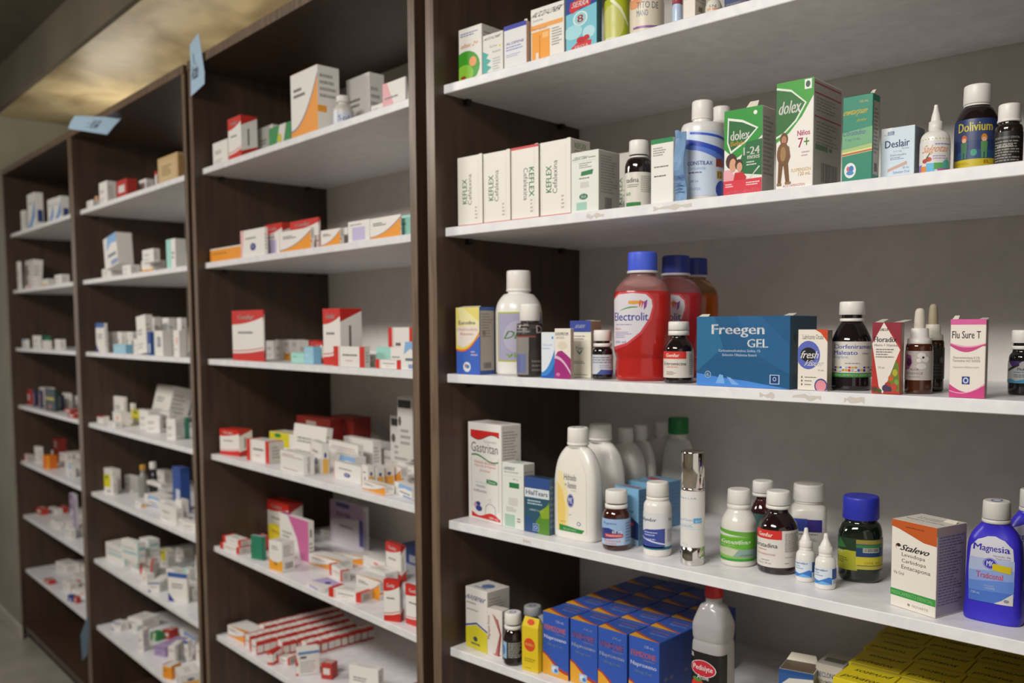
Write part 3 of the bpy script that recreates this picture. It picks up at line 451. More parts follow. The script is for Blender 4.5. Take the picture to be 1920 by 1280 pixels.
carton((0.6993,0.0710,1.5481,5.3,0.0464,0.0162,0.0897), 'e8e0d2', [('c', .36, .58, .40, .235, '5a68b8'), ('c', .36, .585, .27, .12, '1b1a1e'), ('b', 'fresh', .12, .525, .72, .65, 'f0ece6', 0, .15), ('b', 'Vision', .24, .40, .88, .50, 'e8e4e8', 0, .3), ('t', 'Lubricante Ocular', .16, .84, .88, .92, '55504a', 0, 0), ('p', [(.58, 1), (.78, .94), (.95, .83), (1, .8), (1, 1)], 'cc4824'), ('t', '15 mL', .7, .32, .9, .35, '7a746a'), G(.25, .20, .75, .23, 1, '6a645c'), G(.25, .14, .6, .17, 1, '6a645c'), G(.25, .08, .5, .11, 1, '6a645c'), ('r', .13, .2, .17, .23, '33302c'), ('r', .13, .14, .17, .17, '33302c'), ('r', .13, .08, .17, .11, '33302c'), ('c', .8, .08, .22, .12, '3c4c8c'), ('c', .8, .08, .18, .095, 'e0909c'), ('r', .6, -.0, 1, .005, 'e8e0d2')], side='8a8078', top='5a4c44', label='small cream carton with blue disc and cherry red corner, third shelf', )
cols = ['d8a43c', 'ece8e0', '3c3c8c', 'c8883c', 'a8b8d8', 'e0b44c', 'd0d8e8', 'c83c34', '3c68c0', 'e8e0d0']
grid = [('r', i/20+.005, .155+.05*((i*3) % 3), i/20+.04, .205+.05*((i*3) % 3), cols[i*7 % 10]) for i in range(20)]+[('r', i/20+.005, .25, i/20+.045, .30, cols[i*3 % 10]) for i in range(20)]+[('r', i/20, .17, i/20+.04, .23, cols[(i*7+4) % 10]) for i in range(20)]
bottle((0.7301,0.1219,1.5481,28.6,0.0583,0.0583,0.1308), [(0, .9), (.012, .97), (.03, 1), (.52, 1), (.58, .97), (.68, .76), (.75, .58), (.77, .5), (.98, .5)], ('1b1215', .06, 'glass'), cap=(.85, 1, .64, .97), ring=[(.775, .81, .60)],
       lab=[(.15, .55, -86, 86, [('r', 0, 0, 1, 1, 'e2ddd2')]+grid+[('r', 0, 0, 1, .125, '3a8a3c'), ('b', 'MEDICAMENTO ESENCIAL', .18, .035, .9, .09, 'a8d0a0'), ('b', 'Clorfeniramina', .18, .80, .90, .92, '5260b8'), ('b', 'Maleato', .18, .63, .60, .75, '5260b8'), ('t', '2mg/5mL', .18, .51, .46, .60, '6a8cd0'), ('t', '120mL', .68, .64, .82, .69, '5a5650'), G(.02, .35, .12, .95, 9, '8a8880'), G(.4, .36, .7, .42, 1, '9a98a8')])], label='dark bottle with blue printed white label and green base stripe, third shelf')
carton((0.8087,0.0790,1.5481,5.3,0.0402,0.0119,0.0993), 'b8352c', [('p', [(.40, 1), (0, .70), (.26, .1), (.4, 0), (.98, .62)], 'e6ddd4'), ('p', [(.40, 1), (1, .66), (1, 1)], '8c2634'), ('p', [(.40, 1), (0, .72), (0, 1)], '8c2634'), ('p', [(0, .70), (.02, 0), (.28, 0), (.22, .1)], 'b83028'), ('b', 'SALUS', .28, .88, .56, .92, '3c302c', 0, .2), ('b', 'Floradix', .06, .725, .86, .80, '2c2a30'), ('t', 'Hierro + Vitaminas', .08, .665, .92, .70, '5a5450'), G(.14, .50, .78, .64, 4, '85807a'), ('t', '10 ml', .24, .35, .44, .385, '8a847c'), ('p', [(.5, .05), (.6, .22), (.74, .36), (.84, .48), (.94, .42), (.97, .2), (.98, .04)], '6c7c30'), ('c', .82, .3, .09, .05, 'b0a834'), ('c', .68, .22, .09, .045, 'c06030'), ('c', .58, .12, .11, .05, 'b03a2c'), ('c', .5, .08, .12, .05, '4c3a58'), ('c', .64, .07, .08, .035, '3c3c50'), ('c', .88, .17, .07, .04, '78a040'), ('c', .8, .1, .1, .05, 'c04438'), ('c', .12, .06, .1, .04, '5c4434'), ('c', .27, .04, .1, .03, '4a5a30')],
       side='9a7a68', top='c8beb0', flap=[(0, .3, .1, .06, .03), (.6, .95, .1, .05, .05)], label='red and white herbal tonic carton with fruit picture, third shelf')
DRB = [(0, .9), (.012, .98), (.03, 1), (.52, 1), (.57, .95), (.60, .8), (.62, .6), (.66, .55)]
def dropper(bulb, colr):
    def f(o, W, h):
        mb = MB(); loft(mb, [(.575, .86, .86), (.585, .89, .89), (.64, .86, .86), (.655, .66, .66), (.755, .64, .64), (.765, .58, .58)], W, h, mat(colr, .4, 'plastic'), 2., 40); mb.build('collar', o)
        mb = MB(); loft(mb, chaikin([(.765, .40, .40), (.80, .42, .42), (.92, .37, .37), (.97, .34, .34), (.995, .22, .22), (1, .05, .05)]), W, h, mat(bulb, .6, 'rubber'), 2., 28); mb.build('rubber_bulb', o)
    return f
bottle((0.8351,0.1187,1.5481,24.7,0.0371,0.0371,0.1192), DRB, ('4a2412', .08, 'glass'), extra=dropper('d2c8b8', 'e4e0da'), lab=[(.16, .50, -84, 84, [('r', 0, 0, 1, 1, 'b8b0a8'), ('p', [(.1, .35), (.12, .9), (.3, .85), (.34, .6), (.25, .38)], '8a4a7c'), ('c', .24, .62, .07, .14, '4a2440'), ('c', .56, .85, .1, .1, 'dcd8d4'), ('c', .66, .72, .09, .1, 'd8d4d0'), ('c', .5, .68, .06, .07, 'dcd8d4'), ('c', .6, .78, .03, .04, '3a302c'), ('c', .56, .48, .12, .1, 'd0ccc6'), ('t', 'FLOR', .3, .33, .5, .40, '6a5a68'), ('t', 'ESSENCE', .2, .2, .6, .27, '6a5a68'), G(.2, .08, .6, .15, 1, '9a8c98')])], label='amber dropper bottle with purple flower label, front of the two droppers')
bottle((0.8268,0.1801,1.5481,23.9,0.0325,0.0325,0.1265), DRB, ('35200f', .1, 'glass'), extra=dropper('a89c80', 'd8d2c4'), lab=[(.14, .50, -84, 84, [('r', 0, 0, 1, 1, '3a322c'), ('c', .8, .6, .08, .1, '6a6c70'), G(.5, .1, .9, .5, 4, '5c544c')])], label='amber dropper bottle with dark label, standing behind the other dropper')
carton((0.9160,0.0881,1.5481,5.3,0.0444,0.0104,0.1028), 'e9e0d4', [('r', 0, .93, 1, 1, 'd8609c'), ('b', 'Flu Sure T', .05, .755, .86, .85, '4a4448'), ('s', curve(lambda x: .66-.08*math.sin(math.pi*min(x*1.1, 1)), lambda x: .69-.05*math.sin(math.pi*min(x*1.1, 1))+.0*x, 12), 'c84a84'), ('s', curve(lambda x: .69-.05*math.sin(math.pi*x), lambda x: .70-.04*math.sin(math.pi*x), 12), 'e8a8c0'), ('t', 'Fluorometolona 0.1%', .1, .495, .84, .525, '4c4648'), ('t', 'Tetrizolina HCl 0.025%', .08, .455, .86, .485, '4c4648'), ('t', 'Suspensión oftálmica estéril', .1, .37, .82, .40, '8a8480'), ('r', .36, .17, .58, .27, '2c3c7c'), ('c', .47, .22, .08, .04, 'c8d0e4'), ('c', .47, .22, .04, .022, '2c3c7c'), ('s', curve(lambda x: .0, lambda x: .12-.10*math.sin(math.pi*x)+.05, 14), 'cc4484'), ('s', curve(lambda x: .05+.28*(x-.32)**2, lambda x: .062+.28*(x-.32)**2, 10, .0, 1), 'eda8c0')],
       side='a89c90', top='d8cabc', flap=[(.02, .2, .1, .06, .01), (.7, .95, .5, .03, .02)], label='white carton with pink curved bands, right end of the third shelf')
bottle((0.9453,0.1982,1.5481,19.1,0.0367,0.0367,0.0884), MINI, ('151518', .06, 'glass'), cap=(.80, 1, .82, .98), ring=[(.70, .755, .80)],
       lab=[(.18, .52, -86, 86, [('r', 0, 0, 1, 1, 'cfd0d0'), ('p', [(.1, 1), (.26, .72), (.5, 1)], '5a3a88'), ('s', curve(lambda x: .5+.9*(x-.1), lambda x: .62+.9*(x-.1), 8, .1, .42), '3c3a3c'), ('b', 'FluiPed', .38, .58, .7, .7, '3a4038'), G(.3, .46, .8, .54, 1, '6aa0c8'), G(.3, .25, .8, .42, 2, '7a7c7c'), ('p', [(0, 0), (0, .12), (.2, .2), (.35, .1), (.6, .22), (1, .12), (1, 0)], '5aa8cc')])], label='dark bottle with purple and sky blue label, cut by the picture edge')
# ------------------------------------------------ right cabinet, fourth shelf
man = [('c', .66, .22, .035, .02, 'b8aeb0'), ('c', .66, .22, .028, .015, 'ece8e0'), ('p', [(.5, .06), (.52, .16), (.6, .19), (.72, .19), (.82, .16), (.84, .06), (.82, .06), (.8, .15), (.71, .18), (.61, .18), (.54, .15), (.52, .06)], 'b8b4b8')]
carton((-0.0351,0.0525,1.2422,-1.3,0.1132,0.0512,0.2036), 'ece8e2', [('s', curve(lambda x: .865+.03*math.sin(x*7+2.6), lambda x: .925+.0*x, 14, .08, .94), 'd22c28'), ('s', curve(lambda x: .855+.03*math.sin(x*7+2.6), lambda x: .865+.03*math.sin(x*7+2.6), 14, .08, .94), '8a3a38'), ('t', 'Suspensión', .48, .80, .86, .83, 'a09c9a'), ('t', 'Gastritan', .10, .70, .90, .80, '4a484c'), ('s', curve(lambda x: .635+.03*math.sin(x*6+.2), lambda x: .65+.032*math.sin(x*6+.2), 14, .1, .92), '2f8048'), ('r', .1, .12, .11, .64, 'a0b8a4'), ('r', .91, .12, .92, .66, 'a0b8a4'), ('t', 'Hidróxido de Aluminio', .2, .585, .84, .615, 'c85a50'), ('t', 'Hidróxido de Magnesio', .2, .545, .84, .575, 'c85a50'), ('t', 'Simeticona', .36, .505, .66, .53, 'c85a50'), ('b', 'Menta', .56, .39, .88, .44, '2f7c46'), ('c', .72, .412, .17, .024, '3a8a50'), ('b', 'Menta', .62, .40, .82, .423, 'dce8dc'), ('t', 'Antiácido', .24, .34, .52, .37, '4a4a80'), ('t', 'Antiflatulento', .16, .29, .56, .32, '4a4a80'), ('s', curve(lambda x: .38+.01*math.sin(x*5), lambda x: .383+.01*math.sin(x*5), 8, .2, .6), '3a8a9a'), ('c', .26, .15, .1, .035, 'd0a8b8'), ('c', .32, .12, .1, .03, '34448c'), ('c', .3, .17, .07, .02, '34448c')]+man+[('s', curve(lambda x: .025, lambda x: .06+.045*math.sin(x*8+2.2)*.6+.02*(1-x), 16, .1, .96), 'd2302a'), ('b', '180 mL', .64, .035, .92, .06, 'f0e8e4')],
       [G(.1, .3, .9, .94, 22, '9a948e')], [G(.3, .3, .8, .8, 5, 'b8a8a4'), ('p', [(.4, .5), (.9, .6), (.8, .7), (.5, .6)], 'c07070')], side='d0cac2', label='tall white antacid carton with red wave bands, leftmost on the fourth shelf')
carton((0.0551,0.0411,1.2422,4.5,0.0605,0.0317,0.1317), 'e2e4dc', [('b', 'HERREX', .10, .885, .6, .935, '3a6a50', 0, .2), G(.1, .84, .9, .87, 1, '9aa098'), ('r', .08, .80, .92, .803, 'a8aca4'), ('t', '400 mg', .5, .735, .75, .765, '6a7470'), ('r', .34, .62, .80, .70, '2f7a44'), ('r', .30, .35, .74, .47, 'd2cfc8'), G(.2, .25, .7, .33, 3, 'aaa8a0'), ('r', .12, .02, .60, .21, 'a8c8b4'), G(.7, .1, .9, .18, 2, '8c6a66')], [G(.1, .1, .9, .9, 14, '9a968e')], [('r', .3, 0, .65, 1, 'b8c8bc')], side='b8b4ac', label='white carton with green swatch between the antacid and blue eye drop cartons')
carton((0.1199,0.0414,1.2422,6.7,0.0640,0.0189,0.1092), '2c5468', [('r', 0, .78, 1, 1, '34508c'), ('r', .0, .635, 1, .80, 'd8dee2'), ('b', 'HialTears', .06, .68, .94, .765, '2c3c54'), ('p', [(.55, 0), (.45, .2), (.8, .45), (1, .6), (1, 0)], '5a8a30'), ('p', [(.7, .28), (.6, .4), (1, .55), (1, .3)], '8aa82c'), ('p', [(0, 0), (0, .3), (.3, .25), (.55, 0)], '2c4f80'), G(.12, .5, .86, .60, 2, 'b8ccd4'), ('b', 'LIBRE', .2, .40, .48, .43, 'd0dce0'), ('t', 'Gotas', .5, .40, .8, .43, 'b8cc70'), ('r', .34, .04, .58, .17, 'a8bcd4'), ('r', .36, .05, .56, .16, '2c4a94'), ('c', .46, .105, .07, .035, 'b8cce0'), ('c', .46, .105, .045, .022, '2c4a94')], [G(.1, .1, .9, .9, 8, '7a8a94')], side='51687a', top='2a3f58', label='dark blue and green eye drop carton, fourth shelf'+RB)
# flat shouldered antacid bottles
HID = [(0, .93), (.012, .98), (.03, 1), (.45, 1), (.58, .97), (.70, .86), (.78, .70), (.84, .47, .62), (.86, .40, .58), (.98, .40, .58)]
hl = [('p', [(.02, 0), (.0, .75), (.08, .88), (.3, .97), (.55, 1), (.8, .96), (.96, .85), (1, .7), (1, 0)], 'ebe6da'), ('p', [(.02, 0), (.0, .75), (.1, .72), (.34, .45), (.36, .2), (.3, 0)], 'efdfa8'), ('p', [(.02, .0), (.0, .60), (.12, .5), (.22, .3), (.2, 0)], 'f0cf70'),
      ('t', 'Hidróxido', .16, .63, .76, .71, '4a4a50'), ('t', 'de', .2, .565, .27, .595, '5a5a60'), ('t', 'Aluminio', .30, .535, .76, .615, '4a4a50'), ('t', 'Suspensión', .5, .50, .76, .52, '8a8a8c'), ('c', .47, .385, .18, .082, '2c3c9c'), ('c', .47, .385, .165, .073, 'e6e2e0'), ('c', .47, .385, .155, .068, '2f40a4'), ('b', 'MK', .35, .345, .59, .425, 'eae6e4'), G(.38, .20, .58, .22, 1, '8a8880'), ('t', '360 mL', .08, .105, .24, .125, '8a7a40'), ('c', .84, .115, .06, .025, '5a68a8'), ('c', .84, .115, .04, .016, 'ebe6da'), ('p', [(.05, 0), (.05, .075), (.97, .045), (.92, 0)], '2f8a40'), ('b', 'MEDICAMENTO ESENCIAL', .15, .015, .75, .04, 'b8dcb8')]
def hid(pos, label, lab=1, q=None, **k):
    return bottle(pos, HID, ('e9e5dc', .3, 'plastic'), 4.6, cap=(.865, 1, .40, .97, [('c', .5, .5, .22, .3, '8a9cc0'), ('c', .5, .5, .16, .2, 'e8e4dc')] if lab else []), ring=[(.845, .865, .41)], lab=[(.07, .80, -62, 62, hl, 'bottle_label')] if lab else None, label=label, group='white antacid bottles on the fourth shelf', **k)
hid((0.2036,0.0643,1.2422,4.6,0.1025,0.0404,0.2120), 'white antacid bottle with yellow tinted label facing out, front of the white bottles', ry=0)
hid((0.1547,0.1742,1.2422,-1.8,0.1174,0.0420,0.2061), 'white antacid bottle directly behind the yellow labelled one', 0)
hid((0.1358,0.2694,1.2422,5.3,0.0851,0.0550,0.1896), 'grey looking white bottle with blue mark, left of the back row', 0)
hid((0.1387,0.3133,1.2422,5.3,0.0769,0.0219,0.1922), 'grey looking white bottle, second in the dim back row', 0)
hid((0.1473,0.3734,1.2422,5.3,0.0795,0.0500,0.1952), 'grey looking white bottle beside the green capped one at the back', 0)
bottle((0.2181,0.3438,1.2422,5.3,0.0837,0.0180,0.2115), HID, ('d5d2ca', .3, 'plastic'), 3.6, cap=(.84, 1, .52, .98), capc=('1f7a3a', .4, 'plastic'), label='white bottle with bright green cap, back row of the fourth shelf')
bottle((0.3077,0.0593,1.2422,43.3,0.0513,0.0513,0.1071), [(0, .86), (.02, .96), (.06, 1), (.54, 1), (.62, .93), (.69, .74), (.72, .62), (.98, .6)], ('3c1810', .08, 'glass'), cap=(.79, 1, .78, .98), ring=[(.70, .765, .80)],
       lab=[(.10, .54, -84, 84, [('r', 0, 0, 1, 1, '9ab8dc'), ('p', [(0, .2), (0, .6), (.3, .66), (.6, .5), (.64, .2)], '2c3c84'), ('t', 'Mugotina', .14, .76, .5, .88, '4a5a94'), ('b', '60 mL', .4, .46, .66, .58, 'e4e8f0'), ('r', .2, .3, .66, .44, 'c84a4a'), ('b', 'Suspensión', .24, .33, .62, .41, 'f0e0e0'), ('p', [(0, 0), (0, .2), (.7, .3), (.7, 0)], 'b8cce4'), ('t', 'Pediátrica', .18, .12, .6, .22, 'c84a4a'), G(.2, .02, .6, .1, 1, 'c87a7a'), G(.74, .1, .96, .9, 7, '6a7aa0')])], label='brown syrup bottle with light blue label, front of fourth shelf')
def azul(pos, lab, k=0):
    return carton(pos, '7fb4d8', [('t', 'gotina', .1, .55, .8, .62, '2c4a80', 0, .1), ('p', [(0, .1), (0, .45), (.6, .52), (1, .4), (1, 0)], '2c3f80'), ('r', .1, .34, .8, .40, 'c04848'), ('p', [(0, 0), (0, .18), (1, .1), (1, 0)], 'a8c8e4')], [G(.1, .1, .9, .9, 11, '5a7aa0')], [('p', [(.1, .55), (.9, .35), (.9, .6), (.1, .8)], 'b04858'), ('t', 'Paidoterin', .12, .15, .9, .32, '3a5a94')], side='5f88b0', top='86b4d4', label=lab, group='light blue syrup cartons')
azul((0.2977,0.1092,1.2422,-0.8,0.0609,0.0245,0.1047), 'light blue syrup carton between the brown bottle and the white round bottle')
azul((0.2329,0.2495,1.2422,-0.5,0.0718,0.0815,0.0927), 'light blue syrup carton with dark edges, behind the white round bottle')
bottle((0.3868,0.0812,1.2422,40.6,0.0498,0.0498,0.1289), [(0, .92), (.02, .98), (.05, 1), (.66, 1), (.71, .95), (.75, .8), (.77, .68), (.98, .66)], ('e9e5de', .28, 'plastic'), cap=(.815, 1, .80, .97), ring=[(.755, .80, .80)],
       lab=[(.10, .60, -86, 86, [('r', 0, 0, 1, 1, 'dcdcdc'), ('b', 'doplus', .02, .74, .46, .86, '2c3c78', 0, .25), ('p', [(.0, .08), (.0, .45), (.2, .54), (.68, .58), (.68, .08)], '3a4a98'), ('s', curve(lambda x: .3-.25*x, lambda x: .33-.24*x, 6, 0, .68), 'dce0ec'), G(.14, .36, .56, .50, 2, 'b0b8d8'), G(.1, .24, .56, .32, 1, 'a8b0d4'), ('r', 0, 0, 1, .08, '2c7a8c'), G(.74, .2, .96, .56, 9, '8a90a4'), ('b', 'Dolo', .78, .78, .95, .86, '2c3c78')])], label='white round bottle with blue block label, fourth shelf'+RB)
def airless(o, W, h):
    mb = MB(); loft(mb, [(0, .97, .97), (.01, 1, 1), (.155, 1, 1), (.157, .97, .97)], W, h, mat('d8d4ce', .08, 'chrome'), 2., 48); mb.build('chrome_base', o)
    mb = MB(); loft(mb, [(.655, .94, .94), (.658, .985, .985), (.675, .985, .985), (.68, .93, .93), (.685, .975, .975), (.985, .975, .975), (.995, .95, .95), (1, .9, .9)], W, h, mat('d8d2ca', .07, 'chrome'), 2., 48); mb.build('chrome_cap', o)
bottle((0.4673,0.0784,1.2422,38.3,0.0414,0.0414,0.1919), [(.01, .96), (.64, .98), (.655, .95)], ('e6e2dc', .25, 'plastic'), extra=airless, smooth=0,
       lab=[(.16, .65, -84, 84, [('r', 0, 0, 1, 1, 'e4e0da'), ('t', 'SKIN LAB', .02, .87, .6, .90, '6aa4d0'), ('r', .52, .44, .78, .53, '58a8dc'), ('b', 'gel', .57, .455, .74, .50, 'c8e0f0'), ('t', 'proClean', .04, .46, .5, .52, '6aa8d8'), ('r', .02, .425, .78, .43, 'a8c8e0'), G(.04, .36, .74, .41, 2, '7ab0d8'), ('r', .02, .33, .78, .335, 'a8c8e0'), ('t', '30 g', .18, .04, .36, .07, '8ab8dc')])], label='slim white pump bottle with chrome cap and chrome base', cat='bottle')
bottle((0.5228,0.1331,1.2422,35.2,0.0604,0.0604,0.1274), [(0, .9), (.015, .97), (.03, 1), (.52, 1), (.6, .95), (.68, .76), (.74, .60), (.98, .58)], ('e7e3da', .22, 'plastic'), cap=(.815, 1, .66, .95), ring=[(.745, .80, .66)],
       lab=[(.08, .50, -86, 86, [('r', 0, 0, 1, 1, '8cbc5c'), ('r', 0, .78, 1, 1, 'dfe4da'), ('s', curve(lambda x: .9-.2*x, lambda x: 1-.12*x, 8, 0, 1), '6aaa3c'), ('p', [(0, .72), (1, .76), (1, .42), (.6, .38), (.3, .46), (0, .4)], '62b02c'), ('b', 'Ketotifeno', .13, .54, .74, .67, 'e8ecdc', 0, .15), ('t', 'Jarabe 100 mL', .12, .46, .44, .51, 'd0dcc0'), ('p', [(0, .38), (.3, .42), (.6, .34), (.5, .14), (0, .2)], 'c8ccae'), ('p', [(.5, .36), (1, .4), (1, .12), (.4, .14)], '8aa8a0'), ('t', 'Infantil', .55, .16, .8, .24, '6a7a60', 0, .3), ('r', 0, 0, 1, .08, '3a9a3c')])], label='white syrup bottle with bright green label, fourth shelf'+RB)
bottle((0.5014,0.2354,1.2422,33.9,0.0431,0.0431,0.1262), MED, ('3a0f10', .08, 'glass'), cap=(.84, 1, .86, .97), ring=[(.79, .83, .86)], lab=[(.12, .55, -84, 84, [('r', 0, 0, 1, 1, '5a8a88')])], label='dark maroon bottle with teal label, behind the green labelled bottle')
bottle((0.5933,0.1430,1.2422,32.9,0.0649,0.0649,0.1323), MED, ('1f0e0f', .06, 'glass'), cap=(.835, 1, .60, .97), ring=[(.785, .825, .61)],
       lab=[(.09, .545, -86, 86, [('r', 0, 0, 1, 1, 'dcd6ce'), ('r', 0, .76, .57, 1, 'd03028'), ('b', 'Genfar', .13, .82, .42, .93, 'f0e6e0'), ('b', 'Loratadina', .02, .53, .5, .65, '3a3634'), G(.12, .44, .4, .49, 1, 'c07068'), ('t', 'Uso institucional', .08, .32, .46, .38, 'b05048'), G(.2, .16, .4, .2, 1, '6a6660'), ('t', 'Frasco 100 mL', .14, .08, .4, .13, '6a6660'), G(.62, .42, .98, .94, 14, '85817a'), G(.62, .26, .8, .3, 1, 'a09c94'), G(.62, .1, .72, .14, 1, '8a867e')])], label='dark syrup bottle with red and white label, frontmost on the fourth shelf')
bottle((0.5599,0.2928,1.2422,31.0,0.0629,0.0629,0.1216), [(0, .95), (.02, 1), (.60, 1), (.66, .96), (.70, .8), (.72, .72), (.98, .72)], ('e4e0d6', .3, 'plastic'), 4.5, cap=(.755, 1, .88, .97, [('c', .5, .5, .4, .4, 'd8d2c6'), ('c', .5, .5, .34, .34, 'e6e1d6')]), ribs=.035, ring=[(.72, .75, .80)],
       lab=[(.1, .56, -76, 40, [('r', 0, 0, 1, 1, 'e0dcd2'), ('r', .0, .55, .35, .92, '7aa8dc'), ('r', .3, .52, .62, .92, '3a4a9c'), ('r', .62, .50, .98, .9, '3a2c80'), G(.3, .4, .9, .46, 1, '5a586a'), G(.2, .2, .9, .3, 2, '8a8880')])], label='square white tablet bottle with ribbed cap behind the eye drops', rx=0)
eyed = lambda pos, lab: bottle(pos, [(0, .92), (.02, 1), (.46, 1), (.53, .93), (.57, .7), (.6, .62), (.64, .6)], ('e8e5de', .25, 'plastic'), extra=nozzle2, label=lab, group='eye drop bottles', name='eye_drop_bottle',
       lab=[(.10, .40, -86, 86, [('r', 0, 0, 1, 1, 'd6e0ea'), ('b', 'Lagrilan', .04, .78, .56, .92, '2c3c70', 0, .2), ('t', '0.5%', .1, .62, .3, .72, '4a5a88'), G(.1, .48, .5, .58, 1, '7a8aa8'), ('p', [(0, 0), (0, .3), (.3, .2), (.6, .45), (.72, .4), (.72, 0)], '3a7ac8'), ('p', [(.2, 0), (.4, .2), (.6, .1), (.7, 0)], '6ab0e8'), ('r', .72, .3, 1, .95, '2f4f8c'), G(.76, .04, .98, .26, 3, '6a7a98')])])
def nozzle2(o, W, h):
    mb = MB(); loft(mb, [(.575, .62, .62), (.58, .66, .66), (.625, .66, .66), (.63, .60, .60), (.64, .66, .66), (.68, .68, .68), (.75, .66, .66), (.76, .6, .6)], W, h, mat('e6e2da', .4, 'plastic'), 2., 32); mb.build('collar', o)
    mb = MB(); loft(mb, chaikin([(.76, .56, .56), (.80, .5, .5), (.86, .34, .34), (.90, .24, .24), (.985, .2, .2), (1, .15, .15)]), W, h, mat('eae6de', .4, 'plastic'), 2., 24); mb.build('nozzle_cap', o)
eyed((0.6568,0.1251,1.2422,31.1,0.0307,0.0307,0.0836), 'small white eye drop bottle, left one of the two at the shelf front')
eyed((0.6991,0.1120,1.2422,29.9,0.0315,0.0315,0.0840), 'small white eye drop bottle, right one of the two at the shelf front')
bottle((0.7103,0.1979,1.2422,27.9,0.0672,0.0672,0.1327), [(0, .86), (.02, .95), (.06, 1), (.50, 1), (.58, .99), (.66, .9), (.71, .74), (.98, .7)], ('10190f', .06, 'glass'), 2.6, cap=(.73, 1, .84, .98), capc=('2c34b0', .4, 'plastic'), ribs=.02,
       lab=[(.15, .53, -86, 86, [('r', 0, 0, 1, 1, '20381f'), ('p', [(0, .0), (0, .5), (.3, .62), (.46, .6), (.46, 0)], 'a8a82c'), ('p', [(.05, .62), (.18, .98), (.3, .7)], '2c6a34'), ('r', .44, .42, .95, .92, '1c3c68'), ('r', .44, .84, .92, .97, '9a8c3c'), ('r', .44, .72, .92, .82, '3a7a44'), ('r', .54, .58, .78, .72, 'c8c8c0'), ('k', .55, .6, .77, .71, '2a2a28'), ('r', .44, .18, .98, .44, 'c8bc34'), ('r', .44, .05, .98, .16, 'b8ac4c'), ('b', 'Colágeno', .04, .5, .3, .6, 'c8d0a0', 1), ('t', 'CITA 250', .56, .22, .8, .28, '7a6c20'), ('r', .88, .7, 1, .9, 'c8b020'), G(.06, .2, .36, .4, 3, '6a6a20')])], label='dark green jar with royal blue cap and yellow green label')
carton((0.8516,0.1277,1.2422,-12.5,0.0742,0.0656,0.1254), 'e9e2d6', [('p', [(0, 1), (1, 1), (1, .79), (.72, .80), (.4, .86), (.15, .905), (0, .92)], 'c05a24'), G(.32, .925, .9, .95, 1, '8a3c18'), ('c', .16, .70, .065, .035, 'c0583a'), ('c', .17, .69, .055, .028, 'e9e2d6'), ('c', .165, .715, .045, .02, '2a2624'), ('b', 'Stalevo', .24, .665, .86, .735, '2e2a28', 0, .15), ('t', 'Levodopa', .24, .585, .76, .64, '45403c'), ('t', 'Carbidopa', .24, .515, .78, .57, '45403c'), ('t', 'Entacapona', .24, .44, .88, .50, '45403c'), ('t', 'Vía Oral', .06, .38, .3, .415, '5a544e'), ('r', 0, .125, 1, .205, '3a9a44'), ('b', 'MEDICAMENTO ESENCIAL', .03, .145, .95, .185, '8fcc8c'), ('t', 'NOVARTIS', .5, .045, .85, .075, '9a8c74'), ('c', .42, .06, .03, .015, '9a8c74')],
       [('r', 0, .9, .96, 1, 'a09084'), G(.08, .12, .92, .90, 24, '6e6474')], [('t', 'Levodopa', .2, .62, .7, .7, '55504c'), ('t', 'Carbidopa', .2, .5, .72, .58, '55504c'), ('t', 'Entacapona recubiertas', .1, .3, .92, .4, '55504c')], side='9c9098', top='e2dbcf', flap=[(.7, .99, .6, .04, .01)], label='white carton with burnt orange top band and green stripe, fourth shelf')
MAG = [(0, .96), (.012, .99), (.06, 1), (.10, .985), (.13, .97), (.2, .955), (.45, .94), (.60, .92), (.68, .86), (.74, .74), (.79, .55, .7), (.82, .46, .8), (.98, .46, .8)]
mg = [('p', [(.03, 0), (0, .5), (.02, .82), (.12, .93), (.35, .99), (.62, 1), (.86, .95), (.98, .84), (1, .5), (.98, 0)], 'd2d2dc'), ('p', [(.03, 0), (0, .5), (.01, .66), (1, .66), (1, .5), (.98, 0)], 'b0bcdc'), ('p', [(.03, 0), (0, .46), (1, .52), (.98, 0)], '8aa4dc'), ('p', [(.03, 0), (0.01, .3), (1, .36), (.98, 0)], '6288d4'), ('p', [(.03, 0), (.02, .16), (1, .18), (.98, 0)], '4a74c8'), ('p', [(.62, 0), (.8, .06), (.98, .18), (.98, 0)], 'd8d4cc'), ('c', .88, .06, .045, .025, '8a8ca0'),
      ('b', 'Magnesia', .06, .74, .94, .87, '3a2ca8'), ('t', 'Hidróxido de', .56, .70, .94, .73, '6a6aa0'), ('t', 'Magnesio', .64, .66, .94, .69, '6a6aa0'), ('c', .48, .59, .2, .085, '3a34a8'), ('c', .48, .59, .185, .078, 'd4d4e4'), ('c', .48, .59, .17, .072, '3c3ab0'), ('b', 'MK', .38, .55, .58, .63, 'e4e4f0'), ('p', [(.55, .50), (.56, .60), (.95, .575), (.94, .47)], 'd0bc1c'), ('b', 'Tradicional', .14, .36, .82, .45, 'cc4860'), ('b', 'ANTIÁCIDO', .34, .24, .62, .27, 'b8cce8'), ('b', 'LAXANTE', .36, .20, .64, .23, 'b8cce8'), ('t', '120 mL', .07, .105, .24, .14, 'c0d0ec')]
def magn(pos, label, capn=0): return bottle(pos, MAG, ('3a30c4', .3, 'plastic'), 3.4, cap=(.855, 1, .47, .97, [('c', .5, .5, .2, .3, '4a6ab0'), ('c', .5, .5, .14, .2, 'd8d6d0')]), capc=('d5d2ca', .4, 'plastic'), ring=[(.82, .85, .48)], lab=[(.17, .72, -60, 60, mg)], label=label, group='blue laxative bottles')
magn((0.9372,0.1426,1.2422,5.0,0.0758,0.0420,0.1642), 'violet blue bottle with yellow price sticker on a pale label')
magn((0.9524,0.2294,1.2422,5.3,0.0672,0.0450,0.1705), 'violet blue bottle partly hidden at the right picture edge')
